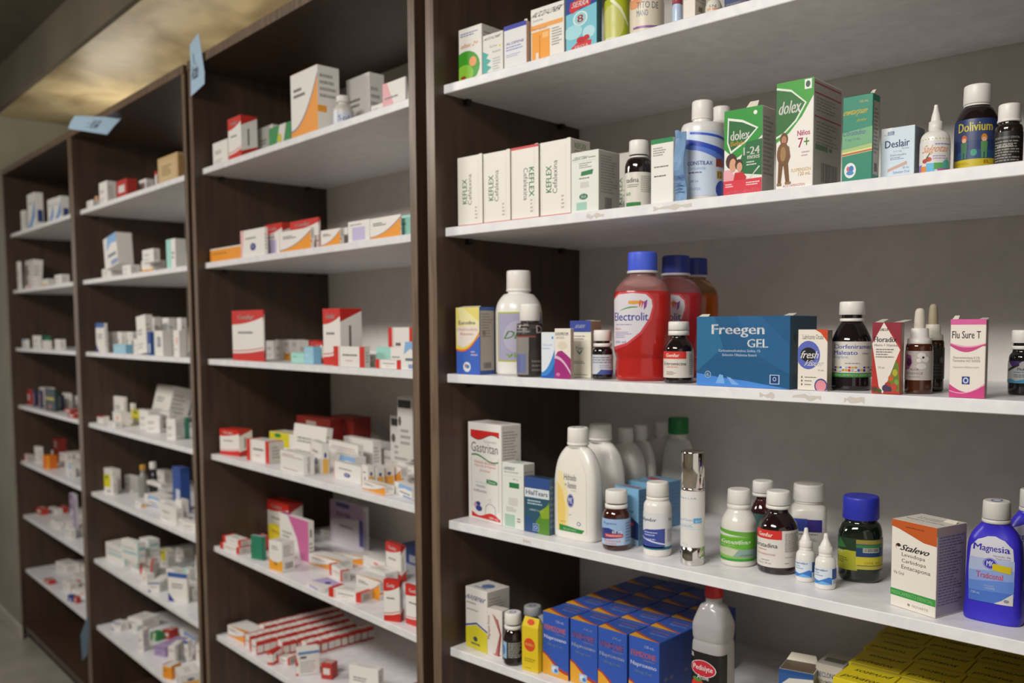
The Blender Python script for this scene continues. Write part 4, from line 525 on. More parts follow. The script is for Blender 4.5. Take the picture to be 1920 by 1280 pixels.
# ------------------------------------------------ right cabinet, fifth shelf
carton((-0.0475,0.0411,0.9712,1.6,0.0702,0.0614,0.1288), 'e6e1da', [('b', 'INVERPAR', .04, .80, .90, .88, '34488c', 0, .2), G(.06, .72, .5, .78, 1, 'a8a49c'), G(.06, .62, .6, .66, 1, '8a8880'), ('p', [(0, .34), (.5, .42), (1, .33), (1, .36), (.5, .45), (0, .37)], '2c3c8c'), ('p', [(0, 0), (0, .33), (.5, .41), (1, .32), (1, 0)], 'd8cc2c'), ('c', .45, .17, .1, .04, '3c4c4c'), G(.25, .06, .7, .12, 1, '4a4c34')], [G(.1, .6, .9, .9, 6, '9a948a')], [('c', .55, .5, .22, .22, '6a80b0'), G(.2, .15, .8, .3, 1, '6a7aa0')], side='bbb4a8', label='white carton with yellow base and blue chevron, leftmost on the fifth shelf')
carton((0.0116,0.0220,0.9712,10.3,0.0401,0.0229,0.0993), 'e4dcd4', [('b', 'Migrapin Forte', .02, .35, .22, .85, 'a04a50', 1), ('s', curve(lambda x: .05+.0*x, lambda x: .08+.0*x, 2, .4, .9), 'c08080')]+[('p', [(.35+.1*i, .9-.03*i), (.42+.1*i, .9-.03*i), (.95, .5), (.62+.06*i, .04), (.5+.06*i, .04), (.84, .5)], c_) for i, c_ in enumerate(('c88880', 'a84848', 'c09088', '9a3c40'))], [G(.1, .1, .9, .9, 8, 'a09a90')], side='c4bbb0', top='d8d0c4', label='narrow white carton with maroon curved stripes and vertical lettering')
bottle((0.0623,0.0189,0.9712,50.2,0.0395,0.0395,0.1043), [(0, .88), (.02, .97), (.05, 1), (.50, 1), (.58, .93), (.65, .76), (.68, .62), (.98, .62)], ('1e1010', .07, 'glass'), cap=(.79, 1, .88, .96, [('c', .5, .5, .2, .2, '5a78b8'), ('c', .5, .5, .13, .13, 'e0dcd4')]), ring=[(.69, .755, .88)],
       lab=[(.10, .5, -84, 84, [('r', 0, 0, 1, 1, '1c1a1a'), ('r', 0, .1, .26, .9, '9ac0dc'), ('c', .1, .5, .1, .25, '4a80c0'), G(.32, .15, .9, .9, 9, 'b8b4ac')])], label='small dark bottle with black label between cartons, fifth shelf')
bottle((0.0277,0.1012,0.9712,48.9,0.0425,0.0425,0.0910), MED, ('b4b4b4', .3, 'plastic'), cap=(.8, 1, .88, .96, [('c', .5, .5, .2, .2, '4a5a90'), ('c', .5, .5, .13, .13, 'b8b8b4')]), capc=('b4b6b6', .4, 'plastic'), label='grey white capped bottle hidden behind the yellow house shaped carton')
P = (0.1178,0.0214,0.9712,9.3,0.0406,0.0149,0.0880)
mb = MB(); W_, D_, H_ = P[4]/2, P[5]/2, P[6]; ap = H_*1.2
mb.add([(-W_, -D_, 0), (W_, -D_, 0), (W_, D_, 0), (-W_, D_, 0), (-W_, -D_, H_), (W_, -D_, H_), (W_, D_, H_), (-W_, D_, H_), (-W_*.9, 0, ap), (W_*.9, 0, ap)],
       [(3, 2, 1, 0), (0, 1, 5, 4), (1, 2, 6, 5), (2, 3, 7, 6), (3, 0, 4, 7), (4, 5, 9, 8), (6, 7, 8, 9), (5, 6, 9), (7, 4, 8)], mat('e2c420'))
put_ops(mb, [('c', .48, .60, .34, .15, 'd84a24'), ('b', 'VITAMINA C', .2, .57, .76, .63, 'f0d860'), G(.15, .2, .85, .3, 2, 'a08c20'), G(.2, .05, .7, .08, 1, 'a08c20')], lambda a, b, L: (-W_+a*2*W_, -D_-.0002-EPS*L, b*H_))
put_ops(mb, [('c', .5, .5, .22, .3, 'd84a24')], lambda a, b, L: (-W_+a*2*W_, -D_+b*D_-.0004, H_+b*(ap-H_)+.0004))
place(tag(mb.build('medicine_box'), 'bright yellow carton with gabled top and orange disc', 'box'), P)
nx = [('b', '120 mL', .52, .87, .84, .91, 'b8bce8'), ('b', 'FEMIZONE', .08, .72, .90, .80, 'd8683c'), ('t', 'Suspensión', .5, .67, .86, .70, 'a88060'), ('b', 'Naproxeno', .06, .56, .92, .64, 'dadcf0'), ('t', '150 mg / 5 mL', .2, .47, .78, .52, '7a8a70'),
      ('p', [(0, 0), (0, .36), (.15, .33), (.35, .26), (.6, .17), (.8, .14), (1, .13), (1, 0)], 'b03a30'), ('p', [(0, 0), (0, .33), (.15, .30), (.35, .22), (.6, .12), (.8, .09), (1, .08), (1, 0)], 'e8a830'), ('r', .34, .05, .62, .18, 'a8c4e4'), ('c', .45, .12, .09, .04, 'd8e4ec'), ('c', .52, .1, .07, .03, '3c80c8')]
nt_ = [('p', [(0, 0), (0, .3), (.25, .28), (.5, .12), (.8, .04), (1, .05), (1, 0)], 'e0a42c'), ('s', curve(lambda x: .3*(1-x)**1.5, lambda x: .36*(1-x)**1.3+.04, 8), 'b0462c'), ('t', 'Naproxeno', .35, .42, .9, .56, '8a9cd8'), ('t', 'FEMIZONE', .3, .64, .85, .76, 'a06a50')]
ns_ = [G(.2, .5, .85, .9, 9, '30407c'), ('c', .32, .42, .09, .03, '6a5a70'), ('c', .6, .42, .09, .03, '6a5a70'), G(.2, .1, .85, .3, 5, '30407c')]
def on_shelf(un, sh, u, v, w, d, h, rot=0, dz=0):
    """u along the cabinet, v in from the shelf's front edge, both to the footprint's centre"""
    if un == 1: return (O1[0]+u*math.cos(PHI)-v*math.sin(PHI), O1[1]+u*math.sin(PHI)+v*math.cos(PHI), LV1[sh-1]+.0184+dz, math.degrees(PHI)+rot, w, d, h)
    return (u, v, LV2[sh-1]+.0184+dz, rot, w, d, h)
def clone(o):
    c = o.copy(); COL.objects.link(c)
    for ch in list(o.children):
        k = ch.copy(); COL.objects.link(k); k.parent = c; k.matrix_parent_inverse = ch.matrix_parent_inverse
    return c
ORD = ['first', 'second', 'third', 'fourth', 'fifth']
nap = None
for j in range(5):
    for i in range(4):
        u = .264+.0695*(i+.5); v = .026+.0655*(j+.5)+(.002 if (i+j) % 2 else 0)
        if u > .5 and j > 3: continue
        pos = on_shelf(1, 5, u, v, .0665, .0635, .1225, .6*((i*3+j) % 3-1))
        lab = ['leftmost', 'second', 'third', 'rightmost'][i]+(' blue and yellow syrup carton in the front row of its block' if j == 0 else ' blue and yellow carton in the %s row back of the block' % ORD[j])
        if nap is None: nap = carton(pos, '2f58b4', nx, ns_, nt_, label=lab, side='26448e', top='3456a8', group='blue and yellow naproxen cartons'.replace('naproxen ', 'syrup '))
        else:
            o = clone(nap); place(o, pos); o['label'] = lab
PED = [(0, .94), (.012, .98), (.03, 1), (.38, 1), (.52, 1), (.56, .97), (.575, .92), (.59, .97), (.66, 1), (.70, .98), (.80, .74), (.88, .48), (.98, .46)]
pl = [('r', 0, 0, 1, 1, '191718'), ('c', .40, .72, .33, .15, 'dcd0ce'), ('c', .40, .72, .31, .138, 'c4283a'), ('b', 'Pedialyte', .14, .66, .66, .78, 'ece6e4'), ('b', 'Active', .24, .53, .56, .61, 'ece6e4'), ('t', 'a', .06, .90, .16, .97, 'dcd8d4'), ('b', '45', .56, .42, .68, .49, 'dcd8d4'), ('t', 'mEq', .7, .42, .76, .45, 'a09c98'),
      ('c', .26, .40, .17, .13, 'cc3424'), ('c', .26, .33, .12, .10, 'c42c20'), ('p', [(.12, .52), (.2, .56), (.26, .52), (.34, .55), (.38, .5), (.26, .47)], '4a8a3c'), ('s', curve(lambda x: .22-.06*math.sin(x*8), lambda x: .24-.06*math.sin(x*8), 8, .04, .5), 'c8c4c0'), ('s', curve(lambda x: .16-.05*math.sin(x*8), lambda x: .18-.05*math.sin(x*8), 8, .04, .5), 'a8a4a0'),
      ('c', .58, .33, .035, .022, 'dcd8d4'), ('c', .58, .33, .022, .013, '191718'), ('c', .68, .33, .035, .022, 'dcd8d4'), ('c', .68, .33, .022, .013, '191718'), ('c', .64, .20, .03, .02, 'dcd8d4'), ('r', .78, .06, 1, .22, '8c2430')]
bottle((0.4949,0.1029,0.9712,5.3,0.0635,0.0573,0.2453), PED, ('aaa6a6', .2, 'plastic'), 4.2, cap=(.87, .99, .50, .96), capc=('b81824', .4, 'plastic'), lab=[(.10, .50, -58, 76, pl)], label='square grey translucent drink bottle with red cap and black strawberry label')
carton(on_shelf(1, 5, .745, .150, .058, .05, .098, 12), 'd8d4ce', [('p', [(0, .7), (.3, .86), (1, .9), (1, 1), (0, 1)], '2f5a9c'), ('r', 0, .93, 1, 1, '24508c'), ('r', 0, .0, .7, .1, '2f8a50')], [G(.1, .1, .9, .9, 6, '7a766e')], side='8c877e', top='6a5a4a', flap=[(0, .95, .9, .12, .01)], label='white carton with blue arched top, left open on the fifth shelf')
carton(on_shelf(1, 5, .790, .19, .046, .06, .108, 4), 'c9c4b9', [('b', 'BECLONOSE', .08, .80, .92, .88, '3a5a8c'), ('b', 'BECLOMETASONA', .08, .68, .92, .75, '45423e'), ('b', 'DIPROPIONATO', .08, .58, .86, .65, '45423e'), ('t', '50 mcg', .1, .48, .5, .55, '5a5650')], [G(.1, .1, .9, .9, 8, '8a867c')], [('r', .15, .3, .9, .6, '7a766c')], side='a8a398', label='small grey white nasal spray carton beside the block of yellow cartons')
yf = [('b', 'privatos', .1, .55, .9, .75, '2a2812'), G(.15, .2, .85, .4, 2, '6a6018')]
yt = [('b', 'privatos', .12, .12, .80, .34, '3a3414', 0, .1), ('b', 'privatos', .2, .55, .88, .77, '3a4418', 2, .1), ('r', 0, .96, 1, .99, 'a89818')]
yel = None
for j in range(4):
    for i in range(3):
        pos = on_shelf(1, 5, .878-.008*j+.084*i, .112+.077*j-.006*i, .082, .0755, .128, 1.2)
        lab = '%s yellow carton in the %s row of the block at the lower right corner' % (['left', 'middle', 'right'][i], ORD[j])
        if yel is None: yel = carton(pos, 'd8c41c', yf, [G(.1, .3, .9, .8, 5, '8a7c18')], yt, label=lab, group='yellow cartons stacked at the right end of the fifth shelf')
        else: o = clone(yel); place(o, pos); o['label'] = lab
# ------------------------------------------------ carton print styles for the left cabinets
WH = 'ece8e1'
def st(k, seed=0):
    """returns base, front, right, top decor"""
    g = [G(.12, .12, .8, .3, 2, 'b0aca6')]
    nm = [G(.15, .48, .8, .66, 2, '77746f')]
    D_ = {'plain': (WH, nm+g, [G(.1, .2, .9, .8, 5, 'b0aca4')], [G(.2, .3, .8, .7, 2, 'b4b0a8')]),
     'gen': (WH, [('s', curve(lambda x: .72+.14*x*x, lambda x: 1, 8), 'cf2f26'), ('b', 'Genfar', .2, .82, .72, .92, 'efe6e2'), G(.2, .52, .85, .6, 1, '55524e'), ('s', curve(lambda x: 0, lambda x: .14+.08*x*x, 8), 'cf2f26'), ('s', curve(lambda x: .18+.08*x*x, lambda x: .2+.08*x*x, 8), 'd86a60')], [('s', curve(lambda x: .76+.2*x, lambda x: 1, 8), 'c02c24'), ('r', .4, .3, .5, .7, '6a6662'), ('s', curve(lambda x: 0, lambda x: .16+.14*x, 8), 'c02c24')], [('r', 0, 0, 1, 1, 'c83028')]),
     'genh': (WH, [('r', 0, 0, .16, 1, 'd2322a'), ('r', .84, 0, 1, 1, 'd2322a'), ('r', .19, 0, .21, 1, 'dc8078'), G(.3, .5, .78, .66, 1, '4a4744'), G(.4, .25, .65, .35, 1, 'd89088')], [('r', 0, .0, 1, 1, 'c9c3ba'), G(.2, .2, .8, .8, 4, '9a968e')], [('r', 0, 0, .14, 1, 'd2322a'), ('r', .86, 0, 1, 1, 'd2322a'), G(.3, .3, .7, .7, 2, 'b0aaa4')]),
     'org': (WH, [('s', curve(lambda x: 0, lambda x: .1+.75*x*x, 12), 'f09c28'), ('s', curve(lambda x: .1+.75*x*x, lambda x: .13+.76*x*x, 12), '8a86a0'), G(.12, .6, .55, .78, 2, '77746f')], [('r', 0, .3, .4, .4, 'f0a030'), G(.1, .5, .9, .9, 4, 'a8a49c')], [('s', curve(lambda x: 0, lambda x: .25*x, 4), 'e8962a')]),
     'orgflat': ('ee9a2c', [G(.1, .5, .8, .7, 1, 'b07020'), ('r', 0, .9, 1, 1, 'e8e2d8')], [], [('r', 0, 0, 1, 1, 'e4e0d8'), ('p', [(0, 0), (.2, 0), (.1, 1), (0, 1)], 'c83a2c')]),
     'mk': (WH, [('c', .5, .36, .12, .12, '3a4494'), ('b', 'MK', .43, .31, .57, .41, 'e4e2e8'), G(.2, .6, .85, .75, 1, '8a8680'), ('r', 0, 0, .04, 1, 'e8b8b8')], [('c', .5, .62, .18, .1, '4a4a80'), ('r', .1, .02, .9, .5, 'e8b050')], [G(.2, .3, .8, .6, 2, 'b0aca4')]),
     'mkp': (WH, [('c', .52, .36, .12, .14, '3a4494'), ('b', 'MK', .45, .30, .59, .42, 'e4e2e8'), ('p', [(0, 0), (0, 1), (.16, 1), (.06, 0)], 'eab8b8'), G(.2, .62, .8, .75, 1, '8a8680')], [G(.1, .2, .9, .8, 5, 'a8a49c')], []),
     'red': ('b8342c', [('r', .2, .3, .8, .7, 'e0d8d0')], [], [('r', .1, .2, .9, .8, 'c8a8a0')]),
     'dred': ('7c1f18', [('r', .3, .6, .6, .9, 'a8948c'), ('p', [(.7, 0), (.9, .2), (1, .6), (1, 0)], 'b06a20')], [], []),
     'green': ('2c7f60', [('r', .9, 0, 1, 1, '24664e')], [G(.1, .2, .9, .8, 5, '4a9a80')], [('r', 0, 0, 1, 1, 'a8b8c0')]),
     'grn': ('2f8a48', [('p', [(.3, 0), (.6, 0), (.8, 1), (.5, 1)], 'e0dcd4'), ('c', .5, .5, .1, .2, 'd0c03c')], [], []),
     'yel': ('e0cc24', [('b', 'Noraver', .15, .64, .85, .8, 'a84a5a', 0, .2), ('p', [(0, 0), (0, .1), (1, .05), (1, 0)], 'c84a3c')], [('r', .1, .1, .9, .5, 'c8b028')], [G(.2, .3, .8, .7, 2, 'c06a70')]),
     'orgbar': (WH, [('s', curve(lambda x: 0, lambda x: .4-.12*math.sin(x*3.14), 8), 'f0a830'), G(.2, .7, .7, .86, 2, '8a867e'), ('b', '30', .38, .18, .6, .3, '7a6020')], [('k', .2, .08, .85, .3, '3a3834'), G(.1, .5, .9, .9, 5, 'a09c94')], [G(.2, .3, .8, .7, 2, 'b0aca4')]),
     'pink': (WH, [('p', [(.3, 1), (1, 1), (1, 0), (.72, 0), (.6, .5)], 'cf6aa0'), G(.1, .3, .5, .6, 3, 'a8a49c')], [('r', .3, .6, .6, .8, '5a7a50'), G(.1, .1, .9, .5, 4, 'a09c94')], [('r', 0, 0, .3, 1, 'c05a90')]),
     'pinkl': (WH, [('p', [(0, 0), (0, 1), (.2, 1), (.55, 0)], 'eaa8ae'), G(.1, .36, .9, .5, 1, '8a8680')], [], []),
     'lil': (WH, [('r', .2, .08, .8, .7, 'c8bde0'), G(.1, .75, .9, .9, 1, 'b8a0a0')], [G(.2, .2, .8, .8, 3, 'a8a4b0')], [('p', [(0, .2), (1, .6), (1, 1), (0, 1)], 'c4b0dc'), ('c', .6, .6, .12, .14, '3a4494')]),
     'lild': ('a890b8', [('r', 0, .7, 1, 1, '9a80ac'), G(.2, .3, .8, .5, 1, '6a5880')], [], [('r', 0, 0, 1, .25, 'b8a4cc')]),
     'big': ('cdc6cf', [('p', [(0, .55), (1, .7), (1, 1), (0, 1)], 'a890b0'), ('r', .2, .88, .6, .98, '3c4478'), ('b', 'SELECTAN', .2, .66, .62, .76, '6a3050'), ('r', .88, .1, 1, .7, '4a4c8c'), G(.3, .4, .7, .5, 1, '77707c')], [('r', .1, .1, .4, .9, 'a898b0')], []),
     'mint': (WH, [('r', 0, 0, .55, 1, 'a4dccf'), G(.6, .3, .9, .6, 2, '7a8a88')], [], [('r', 0, 0, 1, 1, 'd8e4de')]),
     'mintb': ('a8dcd0', [G(.1, .5, .7, .7, 1, '6aa898')], [], []),
     'blu': (WH, [('r', 0, .84, 1, 1, '3a62a8'), G(.2, .45, .8, .65, 2, '77746f'), ('p', [(0, 0), (0, .3), (.35, 0)], '3c3c90')], [G(.1, .2, .9, .8, 5, 'b0aca4')], []),
     'blup': (WH, [('p', [(0, .0), (.2, .1), (.6, .35), (1, .8), (1, .3), (.5, 0)], '3c88d4'), G(.2, .68, .7, .76, 1, '8a8a90')], [('r', .3, .15, .9, .5, '2a4880')], []),
     'bluw': (WH, [('p', [(.2, .55), (.6, .75), (1, .7), (1, 1), (.3, 1)], '8ab4e0'), ('r', .3, .32, .9, .42, '6a7a88'), ('r', .5, .05, 1, .2, '8a9cc8')], [], []),
     'sky': ('9ccbe0', [G(.1, .4, .8, .6, 1, 'c8e0e8')], [('r', 0, 0, 1, 1, '7fb8d4')], [('r', 0, 0, 1, 1, '8abcd4')]),
     'blue': ('2c4f98', [('r', .4, .1, .9, .5, 'c8ccd8')], [], []),
     'teal': (WH, [('t', 'Fenitoína', .12, .6, .8, .72, '3a8a98'), ('r', .1, .35, .9, .48, 'a8ccd0'), ('r', .96, 0, 1, 1, '8fd0c4')], [('r', 0, 0, .06, 1, '8fd0c4'), ('r', .15, .62, .9, .76, '8abcc4'), ('r', .15, .3, .9, .4, 'b0ccd0')], [('p', [(.6, 0), (1, 0), (1, .6)], 'a8d8cc')]),
     'dkt': ('d4d0ca', [('r', .05, .82, .9, .95, '34322f'), ('c', .15, .6, .1, .08, '55504c'), G(.2, .2, .9, .5, 3, '9a968e')], [], []),
     'yst': (WH, [('r', .05, .70, .95, .72, '8a6a74'), G(.1, .76, .9, .84, 1, 'b88a98'), ('p', [(.52, .42), (.54, .56), (.9, .42), (.88, .28)], 'e0bc24'), ('c', .4, .4, .03, .04, '3a4a4a')], [G(.1, .2, .9, .8, 5, 'a8a49c')], []),
     'pdots': (WH, [('r', .05, .74, .95, .77, '8a6a74'), G(.1, .8, .85, .9, 1, 'b88a98'), G(.1, .1, .8, .18, 1, '8a5a64')], [('b', 'HIPERLEX', .35, .1, .6, .9, '4a4844', 1)], []),
     'tan': ('c8a878', [('r', .1, .12, .9, .84, 'd0b488'), G(.2, .3, .8, .7, 4, '9a8058')], [('r', .1, .1, .9, .9, 'b08e5c')], []),
     'ystk': (WH, [('r', .0, .35, .7, .98, 'ddd02c'), ('c', .3, .86, .12, .1, '3a8a3c'), ('r', .3, .1, .7, .2, '8a8880')], [G(.1, .1, .9, .6, 4, 'a8a49c')], [('r', 0, 0, 1, .4, 'ddd02c')]),
     'mag': (WH, [('r', 0, .0, .14, 1, 'c83a90'), G(.2, .3, .8, .45, 1, '6a6662')], [], []),
     'bstripe': (WH, [('r', 0, .9, 1, .99, '4a80bc'), ('r', .1, .72, .38, .82, '55585c'), G(.1, .1, .85, .62, 5, 'b0aca4')], [G(.1, .1, .9, .9, 4, 'b0aca4')], [('r', 0, .0, 1, .06, '4a80bc')]),
     'oran': ('e87a1c', [('p', [(.5, 0), (1, 0), (1, 1), (.7, 1)], 'f0a028')], [], []),
     'navy': ('2a3050', [('r', .3, .1, .7, .8, 'a86a78')], [], []),
     'dgrn': ('1f3a3c', [('r', .1, .5, .9, .62, 'c8bc2c'), ('r', .3, .1, .7, .3, '8a4a4a')], [], []),
     'cyl': (WH, [('b', 'Gotas', .2, .3, .8, .6, '6a80b0')], [], []),
     'qr': (WH, [('r', .3, .35, .75, .75, '7a7c88'), ('r', .36, .42, .68, .68, 'a8aab4'), ('r', 0, .0, .06, 1, 'a8dcd0')], [], []),
     'dot': (WH, [('c', .6, .6, .12, .14, 'e88a78'), G(.2, .2, .6, .35, 1, 'b0aca4')], [], []),
     'redt': (WH, [('r', 0, .82, 1, 1, 'b83a48'), G(.2, .3, .8, .6, 2, 'b0aca4')], [], [('r', 0, 0, 1, 1, 'c04a58')])}
    return D_[k]
BAY = {2: 'second cabinet', 3: 'third cabinet', 4: 'far left cabinet'}
SHN = {1: 'top shelf', 2: 'second shelf', 3: 'third shelf', 4: 'fourth shelf', 5: 'fifth shelf', 6: 'sixth shelf', 7: 'bottom shelf'}
def bx(un, sh, pos, style, desc, rx=0, ry=0, name='medicine_box', dz=0, grp=None):
    base, F, R, T = st(style)
    if dz: pos = pos[:2]+(pos[2]+dz,)+pos[3:]
    return carton(pos, base, F, R, T, label='%s, %s of %s' % (desc, SHN[sh], BAY[un]), group=grp or 'cartons on the %s of the %s' % (SHN[sh], BAY[un]), rx=rx, ry=ry, name=name, eps=.0004)
# ---- second cabinet
bx(2, 1, (-1.3117,0.0450,2.1385,0.0,0.1085,0.0500,0.0725), 'plain', 'small white carton at the left end')
bx(2, 1, (-1.1923,0.0398,2.1385,0.0,0.0905,0.0496,0.1226), 'gen', 'white carton with red corner and red triangle')
bx(2, 1, (-1.1533,0.1150,2.1385,0.0,0.1006,0.0500,0.1004), 'plain', 'low shaded carton behind the red cornered one')
bx(2, 1, (-0.9948,0.0850,2.1385,0.0,0.1360,0.0500,0.0746), 'grn', 'green carton lying beside the tall orange based one')
bx(2, 1, (-0.7532,0.0425,2.1385,0.0,0.1454,0.0610,0.1651), 'org', 'tall white carton with orange wave base')
bottle((-0.6218,0.0500,2.1385,60.5,0.0504,0.0504,0.0813), MED, ('ddd8ce', .3, 'plastic'), cap=(.8, 1, .66, .97), lab=[(.08, .5, -80, 80, [('r', 0, 0, 1, 1, 'd8dce4'), ('b', 'Sol', .3, .3, .7, .7, '5a78b8')])], label='small white bottle with blue printing, top shelf of second cabinet')
bx(2, 1, (-0.6709,0.1419,2.1385,0.0,0.1152,0.0439,0.1537), 'plain', 'large white carton standing far back')
bx(2, 1, (-0.4313,0.0550,2.1385,0.0,0.0537,0.0500,0.0236), 'plain', 'flat white carton lying beneath the pink one')
bx(2, 1, (-0.3522,0.0278,2.1385,0.0,0.0928,0.0056,0.0613), 'pinkl', 'small white carton with pink shading at the right end')
bx(2, 2, (-1.2801,0.0380,1.8484,0.0,0.2298,0.0500,0.0409), 'orgflat', 'flat orange carton with a red and white top')
bx(2, 2, (-1.0828,0.0167,1.8484,0.0,0.1601,0.0094,0.0785), 'mkp', 'white carton with pink edge and round blue mark')
bx(2, 2, (-1.1345,0.1250,1.8484,0.0,0.1137,0.0500,0.1048), 'gen', 'red topped white carton leaning behind')
bx(2, 2, (-0.8930,0.0781,1.8484,0.0,0.1653,0.0063,0.0934), 'gen', 'white carton with rounded red top behind orange ones')
bx(2, 2, (-1.0022,0.0530,1.8484,0.0,0.0809,0.0360,0.0614), 'lil', 'narrow white carton with pinkish base')
bx(2, 2, (-0.8218,0.0172,1.8484,0.0,0.1767,0.0105,0.0552), 'org', 'leftmost white carton with orange swoosh')
bx(2, 2, (-0.7321,0.0500,1.8484,0.0,0.0258,0.0400,0.0365), 'genh', 'thin white and red carton between the orange swoosh ones')
bx(2, 2, (-0.6346,0.0198,1.8484,0.0,0.0974,0.0117,0.0413), 'org', 'middle white carton with orange swoosh')
bx(2, 2, (-0.6292,0.0750,1.8484,0.0,0.0320,0.0500,0.0476), 'plain', 'thin white carton before the lilac one')
bx(2, 2, (-0.4977,0.0169,1.8484,0.0,0.0988,0.0057,0.0508), 'lil', 'white carton with lilac square')
bx(2, 2, (-0.3778,0.0141,1.8484,0.0,0.1295,0.0042,0.0489), 'org', 'right white carton with deep orange swoosh')
bx(2, 2, (-0.3151,0.0335,1.8484,0.0,0.0519,0.0071,0.0484), 'mintb', 'mint green carton at the right end')
bx(2, 3, (-1.1336,0.0144,1.5484,0.0,0.2128,0.0047,0.1475), 'gen', 'large white carton with red top and red base at left')
for i, (a, b) in enumerate(((499, 516), (517, 532), (533, 546), (547, 560), (561, 578), (579, 596))):
    pass
row = [(-1.2308,0.1509,1.5484,0.0,0.0583,0.0500,0.0569), (-1.1729,0.1520,1.5484,0.0,0.0534,0.0500,0.0604), (-1.1217,0.1531,1.5484,0.0,0.0450,0.0500,0.0608), (-1.0733,0.1538,1.5484,0.0,0.0475,0.0500,0.0593), (-1.0194,0.1546,1.5484,0.0,0.0559,0.0500,0.0597), (-0.9602,0.1550,1.5484,0.0,0.0577,0.0500,0.0599)]
for i, pos in enumerate(row):
    bx(2, 3, pos, ['plain', 'plain', 'orgbar', 'orgbar', 'plain', 'gen'][i], ['leftmost', 'second', 'third', 'fourth', 'fifth', 'rightmost'][i]+' small carton of the shaded back row')
bx(2, 3, (-0.8788,0.0550,1.5484,0.0,0.0754,0.0300,0.0274), 'mintb', 'little pale mint carton')
bx(2, 3, (-0.7929,0.0410,1.5484,0.0,0.0508,0.0220,0.0451), 'sky', 'small sky blue carton')
bx(2, 3, (-0.7889,0.0700,1.5484,0.0,0.0533,0.0300,0.0534), 'gen', 'small red and white carton slanting before the tall one', ry=-6)
bx(2, 3, (-0.6682,0.0613,1.5484,0.0,0.0885,0.0625,0.1447), 'gen', 'tallest white carton with red top and base')
bx(2, 3, (-0.5411,0.0132,1.5484,0.0,0.1486,0.0145,0.0494), 'genh', 'wide white carton with red ends in front')
bx(2, 3, (-0.5077,0.0650,1.5484,0.0,0.0421,0.0300,0.0380), 'plain', 'small grey white carton')
bx(2, 3, (-0.3758,0.0242,1.5484,0.0,0.1087,0.0220,0.0208), 'genh', 'low white carton with dark red end lying at the front')
bx(2, 3, (-0.4199,0.0479,1.5484,0.0,0.1169,0.0058,0.0493), 'mint', 'white carton with mint green left half')
bx(2, 3, (-0.4169,0.0950,1.5484,0.0,0.1090,0.0400,0.0957), 'genh', 'white carton with red left end standing behind at right')
bx(2, 3, (-0.2892,0.0270,1.5484,0.0,0.0601,0.0300,0.0627), 'bluw', 'white carton with blue cloud print at the right end')
bx(2, 4, (-1.3284,0.0513,1.2476,10.6,0.1023,0.0471,0.0814), 'gen', 'red and white carton at the left end')
bx(2, 4, (-1.1294,0.0550,1.2476,4.8,0.1293,0.0482,0.0648), 'genh', 'white carton with red ends beside the leftmost one')
bx(2, 4, (-1.2071,0.1763,1.2476,4.6,0.1675,0.0538,0.0697), 'ystk', 'white carton with yellow top patch in the pile')
bx(2, 4, (-0.8723,0.0286,1.2476,-1.6,0.1476,0.0306,0.0558), 'pdots', 'white carton with maroon line at the front of the pile')
bx(2, 4, (-0.8440,0.0819,1.2476,-13.0,0.1183,0.0200,0.0820), 'mk', 'upright narrow carton with blue mark and orange base')
bx(2, 4, (-1.0253,0.1439,1.2476,0.0,0.2027,0.0200,0.1060), 'plain', 'thin grey white carton leaning against the pile', rx=-8)
bx(2, 4, (-1.1485,0.2430,1.2476,0.0,0.2193,0.0460,0.1178), 'dred', 'dark red carton with white patch in the back left')
bx(2, 4, (-1.0553,0.3000,1.2476,0.0,0.1377,0.0600,0.1236), 'dred', 'second dark red carton at the very back')
bx(2, 4, (-0.8319,0.1552,1.2476,-2.6,0.1785,0.0161,0.0746), 'yst', 'white carton with a yellow price sticker')
bx(2, 4, (-0.8994,0.3038,1.2476,-4.3,0.0831,0.0592,0.0550), 'plain', 'white carton with grey blue top behind the right pile')
bx(2, 4, (-0.8480,0.2174,1.2476,0.0,0.1627,0.0270,0.0796), 'plain', 'grey white carton in the back shade')
bx(2, 4, (-0.6613,0.2361,1.2476,0.0,0.1025,0.0179,0.1545), 'dkt', 'white carton with black bar at right, lower of two')
bx(2, 4, (-0.5198,0.1750,1.2476,0.0,0.0689,0.0500,0.1575), 'dkt', 'white carton with black bar at right, upper of two', dz=.062)
bx(2, 4, (-0.6332,0.0564,1.2476,-2.2,0.1464,0.0191,0.0463), 'mk', 'white carton with round blue mark at shelf front')
for i, pos in enumerate([(-0.5385,0.0525,1.2476,-7.8,0.0367,0.0180,0.0538), (-0.5323,0.0743,1.2476,-6.7,0.0380,0.0220,0.0489), (-0.5393,0.1035,1.2476,-5.7,0.0394,0.0300,0.0467)]):
    bx(2, 4, pos, 'mk', ['left', 'middle', 'right'][i]+' one of three upright beige carton ends')
bx(2, 4, (-0.5380,0.1335,1.2476,-8.0,0.0975,0.0190,0.0449), 'org', 'white carton with orange corner beside the upright carton ends')
bx(2, 4, (-0.4602,0.0323,1.2476,-4.1,0.1189,0.0251,0.0213), 'org', 'low white carton with orange corner lying at the front')
bx(2, 4, (-0.3535,0.0470,1.2476,-11.8,0.1089,0.0234,0.0297), 'bluw', 'white carton with blue right edge at the right end')
bx(2, 4, (-0.5609,0.2046,1.2476,-2.7,0.1219,0.0340,0.0375), 'plain', 'white carton at the right behind the blue edged one')
bx(2, 5, (-1.2937,0.0245,0.9517,4.9,0.1206,0.0368,0.0205), 'genh', 'lower of two stacked red and white cartons')
bx(2, 5, (-1.3016,0.0338,0.9517,3.7,0.1189,0.0348,0.0171), 'genh', 'upper of two stacked red and white cartons', dz=.022)
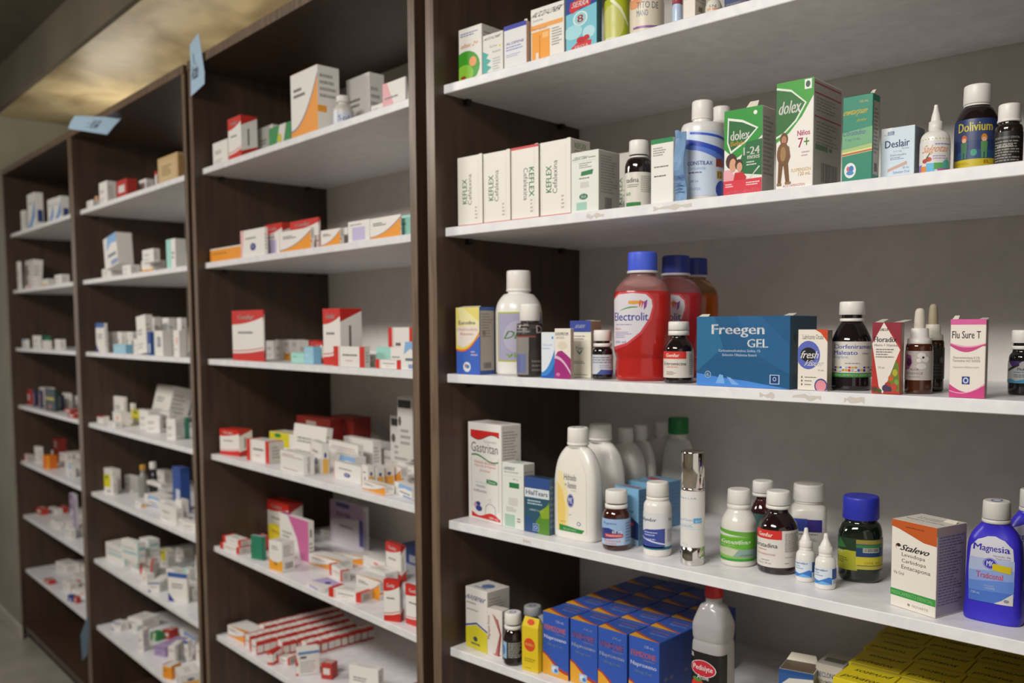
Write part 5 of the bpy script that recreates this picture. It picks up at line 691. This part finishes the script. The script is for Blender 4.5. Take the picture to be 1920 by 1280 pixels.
bx(2, 5, (-1.1410,0.0320,0.9517,17.7,0.0520,0.0122,0.0717), 'green', 'upright deep green carton')
bx(2, 5, (-1.2441,0.0975,0.9517,3.8,0.0400,0.0090,0.0460), 'red', 'small red carton peeking out behind the green one')
bx(2, 5, (-1.3265,0.2064,0.9517,0.0,0.1521,0.0500,0.1265), 'gen', 'tall red topped white carton at back left')
bx(2, 5, (-1.2454,0.1594,0.9517,-4.4,0.2054,0.0184,0.0553), 'yel', 'bright yellow carton')
bx(2, 5, (-0.9887,0.0325,0.9517,8.7,0.0648,0.0406,0.0843), 'orgbar', 'white carton with yellow orange base and bar code side')
bx(2, 5, (-1.0918,0.1298,0.9517,0.0,0.1883,0.0179,0.1226), 'pink', 'white carton with pink curve behind the yellow one')
bx(2, 5, (-1.0953,0.3100,0.9517,0.0,0.2069,0.0200,0.1387), 'big', 'large lilac and white carton standing at the back')
bx(2, 5, (-1.2246,0.3507,0.9517,8.3,0.1362,0.0600,0.0227), 'plain', 'grey flat carton in the back shade')
bx(2, 5, (-0.9195,0.1485,0.9517,5.6,0.1502,0.0487,0.0303), 'org', 'white carton with orange curved top edge')
bx(2, 5, (-0.9270,0.2201,0.9517,11.8,0.1271,0.0270,0.0227), 'org', 'flat white and orange carton lying behind')
bx(2, 5, (-0.7932,0.1078,0.9517,-9.2,0.1022,0.0222,0.0306), 'genh', 'white carton with thin red frame pointing back')
bx(2, 5, (-0.7406,0.0329,0.9517,-3.1,0.0890,0.0601,0.0117), 'lil', 'flat white carton with lilac top and blue mark')
bx(2, 5, (-0.6081,0.0363,0.9517,15.7,0.1135,0.0424,0.0237), 'genh', 'white carton with open red end lying at the front')
bx(2, 5, (-0.5875,0.0919,0.9517,2.9,0.1067,0.0374,0.0484), 'org', 'white carton with orange right edge')
bx(2, 5, (-0.6736,0.2139,0.9517,-3.1,0.0826,0.0165,0.0998), 'gen', 'narrow upright red and white carton behind the front pair')
bx(2, 5, (-0.3774,0.0188,0.9517,25.5,0.0437,0.0165,0.0990), 'gen', 'upright red and white carton front left of the pair')
bx(2, 5, (-0.3082,0.0352,0.9517,4.6,0.0669,0.0078,0.0943), 'gen', 'upright red and white carton front right of the pair')
bx(2, 5, (-0.7713,0.3526,0.9517,1.2,0.1002,0.0500,0.0547), 'blue', 'blue carton at right')
bx(2, 5, (-0.8914,0.2808,0.9517,7.2,0.1632,0.0680,0.0082), 'plain', 'flat grey white carton between the orange ones')
bx(2, 5, (-0.6848,0.1792,0.9517,0.7,0.0860,0.0420,0.0315), 'plain', 'small white carton before the orange ones')
bx(2, 6, (-1.3120,0.0620,0.6618,3.4,0.1277,0.0658,0.0332), 'org', 'white carton with orange wave at the left front')
bx(2, 6, (-0.9120,0.0673,0.6618,69.3,0.0584,0.0550,0.0679), 'bstripe', 'big white carton with blue stripe along its top')
thin = None
for c_, (u0, v0, n, dv, dw) in enumerate(((-1.218, .022, 15, .0215, .045), (-1.160, .016, 14, .0225, .045), (-1.10, .05, 12, .0225, .045), (-1.042, .12, 10, .023, .045), (-1.275, .095, 12, .022, .045))):
    for k in range(n):
        v = v0+.01+dv*k
        if v > D-.02: continue
        if c_ == 2 and k < 1: continue
        pos = on_shelf(2, 6, u0+.0016*math.sin(k*2.1+c_), v, dw, .0195, .038+.0012*((k*5+c_) % 3), 2.5*math.sin(k*1.7+c_))
        if thin is None:
            base, F, R, T = st('genh')
            T = [('r', 0, 0, .15, 1, 'd2322a'), ('r', .80, 0, 1, 1, 'd2322a'), G(.25, .3, .7, .7, 1, 'b0aaa4')]; R = [('r', 0, 0, 1, 1, 'ddd7cf'), ('r', 0, .72, 1, 1, 'c62e26'), ('r', 0, 0, 1, .14, 'c62e26')]
            o = thin = carton(pos, base, F, R, T, eps=.0004, group='thin red and white cartons in rows')
        else: o = clone(thin); place(o, pos)
        o['category'] = 'box'
        o['label'] = '%s thin red and white carton in %s file, sixth shelf' % ('frontmost' if k == 0 else '%dth from front' % (k+1), ['second', 'third', 'fourth', 'right', 'leftmost'][c_])
bx(2, 6, on_shelf(2, 6, -1.02, .055, .05, .03, .02, 20), 'genh', 'flat red and white carton right of the blue striped one')
bx(2, 6, on_shelf(2, 6, -1.045, .03, .018, .045, .04, 25), 'gen', 'small upright red topped carton before the flat one')
bx(2, 6, (-0.6508,0.1018,0.6618,21.0,0.0973,0.0228,0.0794), 'plain', 'white carton at the picture bottom')
bx(2, 6, on_shelf(2, 6, -.83, .09, .035, .03, .045, 30), 'red', 'small red carton near the picture bottom')
bx(2, 6, on_shelf(2, 6, -.92, .05, .05, .03, .035, -25), 'gen', 'white carton with red patch near the picture bottom')
bx(2, 6, on_shelf(2, 6, -.50, .2, .1, .06, .04, 5), 'dred', 'dark red carton in the right back')
# ---- third cabinet
bx(3, 1, (-2.6140,0.0231,2.1385,0.0,0.0796,0.0262,0.0307), 'plain', 'flat white carton at the left end')
bx(3, 1, (-2.6326,0.0444,2.1385,0.0,0.0263,0.0089,0.0524), 'orgflat', 'tiny orange carton')
bx(3, 1, (-2.4487,0.0321,2.1385,0.0,0.0990,0.0342,0.0867), 'plain', 'white carton beside the red one')
bx(3, 1, (-2.2242,0.0338,2.1385,0.0,0.1188,0.0375,0.0672), 'red', 'red and violet carton')
bx(3, 1, (-2.1896,0.0948,2.1385,0.0,0.0752,0.0296,0.0717), 'plain', 'low cream carton in the shade')
bx(3, 1, (-1.9009,0.0330,2.1385,0.0,0.0145,0.0059,0.0590), 'gen', 'narrow white carton behind the tan one')
bx(3, 1, (-1.7678,0.0407,2.1385,0.0,0.1869,0.0314,0.0946), 'tan', 'tan cardboard carton at the right end')
bx(3, 2, (-2.5370,0.0625,1.8484,0.0,0.1199,0.0419,0.0412), 'plain', 'flat white carton under the tilted one')
bx(3, 2, (-2.3951,0.0492,1.8484,0.0,0.1606,0.0584,0.1234), 'bluw', 'tilted white carton on top of a flat one', ry=-7, dz=.03)
bx(3, 2, (-2.2488,0.0479,1.8484,0.0,0.0958,0.0358,0.0401), 'plain', 'flat white carton in the middle')
bx(3, 2, (-2.0703,0.0698,1.8484,0.0,0.1189,0.0474,0.0480), 'orgbar', 'low white carton with amber print')
bx(3, 2, (-1.9768,0.0311,1.8484,0.0,0.1156,0.0223,0.0470), 'plain', 'white carton resting on the amber printed one', dz=.034)
bx(3, 2, (-1.7490,0.0380,1.8484,0.0,0.0836,0.0359,0.1005), 'mint', 'tallest white carton with mint panel at right')
bx(3, 3, (-2.5412,0.0160,1.5484,0.0,0.1140,0.0119,0.1191), 'blu', 'white carton with blue top and violet corner')
for i, pos in enumerate([(-2.5840,0.0690,1.5484,0.0,0.0509,0.0180,0.0837), (-2.4651,0.0694,1.5484,0.0,0.0516,0.0188,0.0838), (-2.4142,0.0913,1.5484,0.0,0.0525,0.0198,0.0838), (-2.6408,0.0893,1.5964,0.0,0.0576,0.0204,0.0356), (-2.5146,0.0901,1.5964,0.0,0.0516,0.0189,0.0357), (-2.3609,0.0793,1.5964,0.0,0.0492,0.0186,0.0358)]):
    bx(3, 3, pos, 'plain', ['left', 'middle', 'right'][i % 3]+(' lower' if i < 3 else ' upper')+' carton of the stacked cream block')
bx(3, 3, (-2.3076,0.0245,1.5484,0.0,0.1488,0.0250,0.0356), 'sky', 'low sky blue carton')
bx(3, 3, (-2.1400,0.0248,1.5484,0.0,0.0377,0.0145,0.0582), 'plain', 'small white carton right of the blue one')
bx(3, 3, (-2.0691,0.0331,1.5484,0.0,0.0989,0.0261,0.1400), 'plain', 'tall white carton leaning left', ry=-5)
bx(3, 3, (-1.9670,0.0166,1.5484,0.0,0.0327,0.0131,0.0844), 'blue', 'narrow dark blue carton')
for i, pos in enumerate([(-2.2119,0.1141,1.5484,0.0,0.0698,0.0282,0.1400), (-2.0562,0.1138,1.5484,0.0,0.0653,0.0276,0.1362), (-1.9184,0.1099,1.5484,0.0,0.0449,0.0198,0.1347)]):
    bx(3, 3, pos, 'plain', ['left', 'middle', 'right'][i]+' grey carton of the tall back row')
bx(3, 3, (-1.8723,0.0284,1.5484,0.0,0.0793,0.0328,0.0882), 'qr', 'white carton with grey printed square')
bx(3, 3, (-1.7029,0.0236,1.5484,0.0,0.0533,0.0233,0.0900), 'dot', 'white carton with coral dot at right')
bx(3, 4, (-2.6783,0.0484,1.2476,4.7,0.0602,0.0271,0.0276), 'redt', 'white carton with thin red top at left')
bx(3, 4, (-2.6560,0.1117,1.2476,5.4,0.1061,0.0133,0.1083), 'plain', 'upright white carton, tallest at left')
bx(3, 4, (-2.4410,0.0257,1.2476,2.6,0.0770,0.0282,0.0239), 'plain', 'low white carton at the front left')
bx(3, 4, (-2.4796,0.0613,1.2476,0.1,0.1008,0.0367,0.0575), 'dot', 'white carton with coral mark')
bx(3, 4, (-2.4550,0.1432,1.2476,-2.4,0.2029,0.0488,0.0587), 'ystk', 'white carton with yellow mark in the middle')
bx(3, 4, (-2.5760,0.1367,1.2476,0.0,0.0334,0.0127,0.0820), 'plain', 'tiny white carton sticking up behind')
bx(3, 4, (-2.1478,0.0790,1.2476,29.5,0.0648,0.0167,0.0659), 'plain', 'white carton with small bar code')
bx(3, 4, (-2.2991,0.1110,1.2476,0.0,0.1062,0.0420,0.0726), 'plain', 'white carton second row in the middle')
bx(3, 4, (-2.4883,0.2473,1.2476,0.0,0.1965,0.0812,0.1432), 'plain', 'wide grey carton slanting at the back', rx=-14)
bx(3, 4, (-1.8650,0.0563,1.2476,25.7,0.0408,0.0389,0.0749), 'plain', 'upright cream carton at the front right')
bx(3, 4, (-1.8519,0.0923,1.2476,2.6,0.0205,0.0105,0.0775), 'green', 'narrow grey green carton at the right end')
bx(3, 4, (-2.2792,0.1704,1.2476,1.5,0.0999,0.0179,0.0652), 'plain', 'white carton behind the upright cream one')
bx(3, 5, (-2.6619,0.0707,0.9517,3.3,0.0932,0.0343,0.0979), 'plain', 'tall white carton at the left end')
bx(3, 5, (-2.6024,0.0465,0.9517,8.8,0.0802,0.0179,0.0820), 'ystk', 'white carton with yellow and green patch')
bx(3, 5, (-2.6716,0.1464,0.9517,5.8,0.0723,0.0372,0.0565), 'mag', 'white carton with magenta edge')
bx(3, 5, (-2.5844,0.1241,0.9517,12.0,0.0299,0.0205,0.0115), 'pinkl', 'flat white carton with pink shade')
bottle((-2.4390,0.1233,0.9517,72.4,0.0376,0.0376,0.1322), MED, ('8f8d88', .2, 'plastic'), cap=(.84, 1, .6, .97), capc=('c89838', .4, 'plastic'), label='small grey vial with amber cap on the fifth shelf of third cabinet', name='medicine_vial', cat='vial')
bottle((-2.4325,0.1610,0.9517,71.9,0.0338,0.0338,0.1411), MED, ('26262a', .1, 'glass'), cap=(.8, 1, .8, .97), label='small dark vial with white cap on the fifth shelf of third cabinet', name='medicine_vial', cat='vial')
bx(3, 5, (-2.6166,0.2705,0.9517,9.7,0.0600,0.0401,0.0758), 'plain', 'grey white carton behind the flat pile')
bx(3, 5, (-2.0530,0.1380,0.9517,0.0,0.0821,0.0359,0.1652), 'blue', 'white and navy carton at back right')
bx(3, 5, (-2.2088,0.1102,0.9517,2.2,0.1422,0.0654,0.0405), 'bluw', 'wide white carton with slanted blue line')
bx(3, 5, (-2.3455,0.1459,0.9517,3.9,0.1370,0.0254,0.0156), 'plain', 'flat white carton on top of the pile', dz=.055)
bx(3, 5, (-1.8424,0.0636,0.9517,2.5,0.0520,0.0261,0.0799), 'plain', 'white carton at the right front')
bx(3, 5, (-2.2299,0.0460,0.9517,-0.0,0.0585,0.0226,0.0212), 'mk', 'small flat carton with blue round mark')
bx(3, 5, (-1.7323,0.0307,0.9517,2.6,0.0472,0.0239,0.0297), 'plain', 'crumpled looking white carton at the right corner')
for i, pos in enumerate([(-2.5862,0.0770,0.6618,6.2,0.1871,0.0587,0.0743), (-2.2764,0.0259,0.7338,9.8,0.1335,0.0284,0.0790), (-2.6059,0.1905,0.6618,7.6,0.0783,0.0459,0.0754), (-2.3086,0.0994,0.7338,7.5,0.0725,0.0426,0.0699)]):
    bx(3, 6, pos, 'teal', ['lower front', 'upper front', 'lower back', 'upper back'][i]+' carton of the white and teal stack')
bx(3, 6, (-2.3387,0.0867,0.6618,9.2,0.1394,0.0473,0.0436), 'teal', 'low white carton with teal bar')
bx(3, 6, (-2.2453,0.0673,0.6618,22.0,0.0665,0.0215,0.0794), 'genh', 'white carton with tilted red bar', ry=8)
bx(3, 6, (-2.0632,0.0541,0.6618,45.8,0.0422,0.1103,0.0364), 'blu', 'low white carton with blue tag at the front')
bx(3, 6, (-2.1615,0.0389,0.6618,16.1,0.0387,0.0322,0.0398), 'dot', 'white carton with amber dots')
bx(3, 6, (-1.8396,0.0412,0.6618,25.4,0.0891,0.0101,0.1060), 'blu', 'upright white carton with dark blue edges')
bx(3, 6, (-2.3728,0.1899,0.6618,10.6,0.0513,0.0358,0.0676), 'ystk', 'grey carton with olive print behind')
bx(3, 6, (-2.4162,0.2707,0.6618,12.3,0.0560,0.0433,0.0576), 'plain', 'dim grey carton in the back right')
bx(3, 6, (-1.9930,0.1369,0.6618,4.1,0.0467,0.0259,0.0744), 'mint', 'white carton at the right end')
bx(3, 6, (-2.1630,0.1423,0.6618,14.4,0.0511,0.0421,0.0385), 'plain', 'white carton between the red barred and dark edged ones')
bx(3, 7, (-2.5843,0.0580,0.3697,16.3,0.0601,0.0388,0.0347), 'blu', 'white and blue carton at the left front')
bx(3, 7, (-2.5071,0.1020,0.3697,19.9,0.0269,0.0213,0.0276), 'teal', 'small white and teal carton')
bx(3, 7, (-2.2628,0.0493,0.3697,45.9,0.0200,0.0503,0.0840), 'plain', 'upright plain white carton')
bx(3, 7, (-2.1698,0.1235,0.3697,23.5,0.0589,0.1200,0.0384), 'lild', 'long lilac carton pointing back')
bx(3, 7, (-2.3461,0.1274,0.3697,20.8,0.0393,0.0357,0.0335), 'grn', 'small white and olive carton')
bx(3, 7, (-2.0476,0.0963,0.3697,45.9,0.0265,0.0726,0.0705), 'pdots', 'white carton with dark line')
bx(3, 7, (-2.0173,0.1319,0.3697,23.8,0.0194,0.0231,0.0837), 'blu', 'white carton with blue hanging mark')
bx(3, 7, (-2.3380,0.1771,0.3697,21.7,0.0413,0.0441,0.0360), 'red', 'dim red carton in the back')
bx(3, 7, (-2.5565,0.1432,0.3697,19.0,0.0923,0.0850,0.0464), 'plain', 'wide dim grey carton at the back')
bx(3, 7, (-1.9022,0.0300,0.3697,23.4,0.0433,0.0456,0.0504), 'orgflat', 'carton with orange top at the picture bottom')
# ---- far left cabinet
bx(4, 1, (-3.7597,0.0197,2.1385,0.0,0.0600,0.0154,0.1017), 'plain', 'low white carton at the left end')
bx(4, 1, (-3.5766,0.0307,2.1385,0.0,0.1412,0.0375,0.1660), 'blup', 'tall white carton with blue wave')
bx(4, 1, (-3.3022,0.0537,2.1385,0.0,0.1022,0.0458,0.1122), 'blup', 'white carton with navy side panel')
bx(4, 1, (-3.1883,0.0479,2.1385,0.0,0.1222,0.0358,0.1095), 'blup', 'white carton partly hidden by the side panel')
bx(4, 2, (-3.8769,0.0721,1.8484,0.0,0.1720,0.0441,0.1515), 'plain', 'thin white board carton leaning upright', rx=-4)
bx(4, 2, (-3.8909,0.0159,1.8484,0.0,0.0468,0.0118,0.1441), 'plain', 'narrow white carton edge at the left end')
bx(4, 2, (-3.6181,0.0314,1.8484,0.0,0.0852,0.0228,0.0538), 'dot', 'small white carton with red dot')
bx(4, 2, (-3.4138,0.0342,1.8484,0.0,0.1016,0.0284,0.0350), 'orgbar', 'small carton with amber and coral print')
bx(4, 2, (-3.1773,0.0367,1.8484,0.0,0.1139,0.0335,0.0451), 'plain', 'white carton at the right end')
bx(4, 2, (-3.7055,0.0157,1.8484,0.0,0.0589,0.0153,0.0165), 'gen', 'tiny carton with red corner in front')
bx(4, 3, (-3.8403,0.0212,1.5484,0.0,0.0712,0.0184,0.0443), 'bluw', 'small white carton at the left end')
bx(4, 3, (-3.5824,0.0154,1.5484,0.0,0.1456,0.0069,0.0645), 'plain', 'white carton beside the green one')
bx(4, 3, (-3.5438,0.0427,1.5484,0.0,0.0914,0.0254,0.0620), 'green', 'white and green carton in the middle')
bx(4, 3, (-3.4118,0.0191,1.5484,0.0,0.0797,0.0223,0.0421), 'dot', 'small carton with coral stripes in front')
bx(4, 3, (-3.2044,0.0247,1.5484,0.0,0.0863,0.0253,0.0486), 'plain', 'white carton at the right')
bx(4, 4, (-3.9312,0.0503,1.2476,-0.2,0.0634,0.0162,0.0799), 'red', 'red and white carton at the left end')
bx(4, 4, (-3.9102,0.1235,1.2476,5.7,0.1019,0.0406,0.0888), 'plain', 'white topped carton above the dark ones')
bx(4, 4, (-3.8056,0.0443,1.2476,3.4,0.0429,0.0148,0.0832), 'navy', 'left one of two navy cartons with pink print')
bx(4, 4, (-3.6753,0.0415,1.2476,1.1,0.0393,0.0118,0.0896), 'navy', 'right one of two navy cartons with pink print')
bx(4, 4, (-3.4532,0.0367,1.2476,1.8,0.1643,0.0138,0.1056), 'dgrn', 'dark green carton with yellow band')
bx(4, 4, (-3.4606,0.0817,1.2476,-0.5,0.0541,0.0154,0.0740), 'navy', 'dark carton right of the green one')
bx(4, 4, (-3.5606,0.1324,1.2476,-2.1,0.0922,0.0235,0.0760), 'plain', 'white carton at the right end')
bx(4, 4, (-2.9901,0.0185,1.2476,4.0,0.0795,0.0306,0.0191), 'red', 'lower flat red carton in front')
bx(4, 4, (-3.0402,0.0187,1.2476,3.8,0.0812,0.0310,0.0145), 'red', 'upper flat red carton in front', dz=.022)
bx(4, 5, (-3.9245,0.0302,0.9517,2.9,0.0756,0.0246,0.0343), 'genh', 'small white and red carton at the left end')
bx(4, 5, (-3.7749,0.0431,0.9517,2.2,0.0710,0.0227,0.0892), 'plain', 'stacked white carton left of the orange one')
bx(4, 5, (-3.5542,0.0427,0.9517,14.9,0.0592,0.0385,0.0670), 'oran', 'orange and yellow carton')
bx(4, 5, (-3.7656,0.1377,0.9517,0.0,0.1209,0.0353,0.1245), 'dred', 'white carton with dark red edge at the back')
bx(4, 5, (-3.5910,0.1243,0.9517,3.3,0.0933,0.0351,0.0658), 'pdots', 'white carton with dark print')
bx(4, 5, (-3.1962,0.0498,0.9517,3.0,0.0498,0.0188,0.0532), 'bluw', 'white and teal carton at the right end')
bx(4, 5, (-3.8994,0.1748,0.9517,6.6,0.1218,0.0524,0.0424), 'plain', 'white carton in the second row')
bx(4, 6, (-3.9168,0.0801,0.6618,5.4,0.0848,0.0338,0.0347), 'red', 'red carton at the left')
bx(4, 6, (-3.9034,0.1388,0.6618,6.9,0.1112,0.0288,0.0265), 'plain', 'flat white carton behind the red one')
bx(4, 6, (-3.8768,0.1720,0.6618,7.3,0.0498,0.0234,0.0349), 'red', 'dim red carton at the back')
bx(4, 6, (-3.2268,0.0589,0.6618,0.0,0.0684,0.0179,0.2043), 'big', 'tall pale carton at the right end')
bx(4, 6, (-3.5438,0.0597,0.6618,2.1,0.1156,0.0272,0.0244), 'plain', 'flat white carton in the middle')
bx(4, 6, (-3.4614,0.0450,0.6618,1.1,0.0447,0.0142,0.0187), 'dot', 'tiny carton with pink dot')
bx(4, 6, (-3.2098,0.0354,0.6618,0.6,0.1012,0.0203,0.0514), 'plain', 'white carton at the right front')
bx(4, 7, (-3.5702,0.0234,0.3697,7.0,0.0666,0.0297,0.0219), 'red', 'flat red carton')
bx(4, 7, (-3.7687,0.1534,0.3697,8.7,0.1294,0.0656,0.0461), 'plain', 'wide flat white carton behind')
bx(4, 7, (-3.1659,0.0202,0.3697,17.2,0.0300,0.0223,0.0304), 'blue', 'small navy carton at the front right')
bx(4, 7, (-3.1270,0.0323,0.3697,4.0,0.0433,0.0176,0.0305), 'red', 'small red and white carton at the right end')
bx(4, 7, (-3.3566,0.0634,0.3697,8.9,0.0784,0.0406,0.0478), 'plain', 'white carton in the middle of the shelf')
bx(4, 7, (-3.4167,0.1107,0.3697,8.9,0.0341,0.0180,0.0270), 'gen', 'white carton with red mark at right')
# ---- further cartons seen in the second rows
bx(4, 6, (-3.6000,0.2200,0.6618,0.0,0.1500,0.1000,0.0300), 'mk', 'wide flat white carton at the back')
bx(4, 6, (-3.4334,0.1434,0.6618,0.0,0.1400,0.1200,0.0300), 'pdots', 'white carton at back left')
bx(4, 6, (-3.2960,0.1196,0.6618,0.0,0.1300,0.1000,0.0400), 'dot', 'grey white carton towards the post')
bx(4, 7, (-3.6400,0.2600,0.3697,0.0,0.1800,0.1200,0.0400), 'pdots', 'large white carton at the back')
bx(4, 7, (-3.5001,0.1583,0.3697,0.0,0.1500,0.0760,0.0300), 'dot', 'flat white carton in mid shelf')
bx(4, 7, (-3.3600,0.2700,0.3697,0.0,0.1600,0.0900,0.0500), 'dot', 'flat white carton at back left')
bx(4, 7, (-3.2200,0.1000,0.3697,20.0,0.1200,0.0700,0.0300), 'dot', 'thin white carton turned askew')
bx(4, 5, (-3.6200,0.2000,0.9517,0.0,0.1500,0.0900,0.0600), 'mk', 'white carton in the back row')
bx(4, 5, (-3.4000,0.1400,0.9517,0.0,0.1200,0.0800,0.0500), 'plain', 'white carton in the middle row')
bx(4, 5, (-3.2782,0.0999,0.9517,0.0,0.1200,0.0800,0.0500), 'bluw', 'white carton at back left')
bx(4, 4, (-3.5000,0.2000,1.2476,0.0,0.1500,0.0800,0.0600), 'plain', 'white carton in the back')
bx(3, 5, (-2.0500,0.1035,0.9517,0.0,0.1700,0.0270,0.0350), 'dot', 'big flat white carton at the middle')
bx(3, 5, (-1.8600,0.0325,0.9517,0.0,0.1600,0.0250,0.0600), 'plain', 'long white carton at right')
bx(3, 5, (-1.7200,0.2200,0.9517,0.0,0.1400,0.1000,0.0800), 'plain', 'white carton at the right back')
bx(3, 5, (-1.6600,0.0600,0.9517,15.0,0.1000,0.0800,0.0300), 'plain', 'small crumpled white carton by the post')
bx(3, 6, (-1.7200,0.2000,0.6618,0.0,0.1200,0.0800,0.0700), 'pdots', 'grey white carton at the right back')
bx(3, 6, (-2.1000,0.2600,0.6618,0.0,0.1200,0.0800,0.0800), 'bluw', 'pale grey carton in the back row')
bx(3, 6, (-1.8983,0.1022,0.6618,12.0,0.1300,0.0640,0.0400), 'plain', 'low white carton among the pile')
bx(3, 7, (-2.2000,0.2400,0.3697,0.0,0.1600,0.0900,0.0500), 'bluw', 'white carton at the back left')
bx(3, 7, (-1.9500,0.2000,0.3697,0.0,0.1400,0.0900,0.0600), 'mk', 'white carton in the second row')
bx(3, 7, (-1.7200,0.2500,0.3697,0.0,0.1400,0.0900,0.0700), 'plain', 'grey white carton at the back right')
bx(3, 7, (-1.8000,0.0500,0.3697,-10.0,0.1000,0.0700,0.0500), 'mk', 'white carton near the front right')
bx(3, 4, (-1.9500,0.2600,1.2476,0.0,0.2000,0.0900,0.0600), 'plain', 'wide pale carton in the back row')
bx(3, 4, (-2.3601,0.1929,1.2476,0.0,0.1400,0.0240,0.0500), 'plain', 'pale carton in the second row')
bx(2, 5, (-0.8000,0.2340,0.9517,0.0,0.1200,0.0280,0.0300), 'dot', 'flat grey carton before the lilac one')
bx(2, 4, (-0.7330,0.2577,1.2476,0.0,0.1400,0.0220,0.0500), 'plain', 'white carton at the right back')
bx(2, 4, (-0.7500,0.1220,1.2476,0.0,0.1100,0.0340,0.0500), 'bluw', 'white carton in the second row at right')
# ---- light blue paper tags on the cabinet posts
def paper(pts, M, label, lines, txt=None):
    """pts: rows of (left, right) world points; a thin bent sheet"""
    mb = MB(); n = len(pts); vs = []
    nv = (Vector(pts[0][1])-Vector(pts[0][0])).cross(Vector(pts[-1][0])-Vector(pts[0][0])).normalized()*.0006
    for s_ in (0, 1):
        for a, b in pts:
            for k in range(4): vs.append(Vector(a).lerp(Vector(b), k/3)+nv*s_)
    m_ = n*4; fs = []
    for j in range(n-1):
        for i in range(3):
            a = j*4+i; fs += [(a, a+1, a+5, a+4), (m_+a, m_+a+4, m_+a+5, m_+a+1)]
        fs += [(j*4, j*4+4, m_+j*4+4, m_+j*4), (j*4+3, m_+j*4+3, m_+j*4+7, j*4+7)]
    fs += [(i, m_+i, m_+i+1, i+1) for i in range(3)]+[((n-1)*4+i, (n-1)*4+i+1, m_+(n-1)*4+i+1, m_+(n-1)*4+i) for i in range(3)]
    mb.add(vs, fs, M)
    if lines:
        def row(a, b):
            t = (1-b)*(n-1); j = min(int(t), n-2); t -= j
            return Vector(pts[j][0]).lerp(Vector(pts[j][1]), a).lerp(Vector(pts[j+1][0]).lerp(Vector(pts[j+1][1]), a), t)
        for sg in (2.2, -1.2):
            put_ops(mb, lines, lambda a, b, L: row(a, b)+nv*sg*1.4)
    return tag(mb.build('paper_tag'), label, 'paper tag', 'light blue paper tags on the cabinet posts')
TB = mat('a9c6dc', .6, 'paper')
paper([((-1.367, -.040, 2.496), (-1.283, -.046, 2.510)), ((-1.380, -.034, 2.44), (-1.282, -.038, 2.45)), ((-1.392, -.031, 2.40), (-1.284, -.031, 2.40)), ((-1.400, -.029, 2.352), (-1.290, -.030, 2.368))], TB, 'pale blue paper tag upright on the tall post at the top middle left', [('t', 'Acabe', .12, .30, .62, .62, '3a4a58', 0, .2), ('r', .3, .62, .34, .8, '3a4a58')])
paper([((-2.750, -.054, .330), (-2.732, -.026, .335)), ((-2.738, -.027, .411), (-2.728, -.0262, .411))][::-1]+[((-2.750, -.052, .218), (-2.738, -.034, .240))], mat('56697a', .6, 'paper'), 'blue paper tag, shade painted in, hanging low on the post beside the far left cabinet', None)  # same pale blue paper as the other tags, its shade painted in as darker colour
paper([((-2.300, -.115, 2.436), (-2.205, .020, 2.4343)), ((-2.308, -.128, 2.412), (-2.222, -.004, 2.402)), ((-2.315, -.135, 2.388), (-2.236, -.025, 2.370))], TB, 'pale blue paper tag taped under the top board of the third cabinet', [('t', 'lodos', .38, .25, .66, .75, '3a4a58', 1), ('c', .62, .4, .03, .08, '3a4a58')])
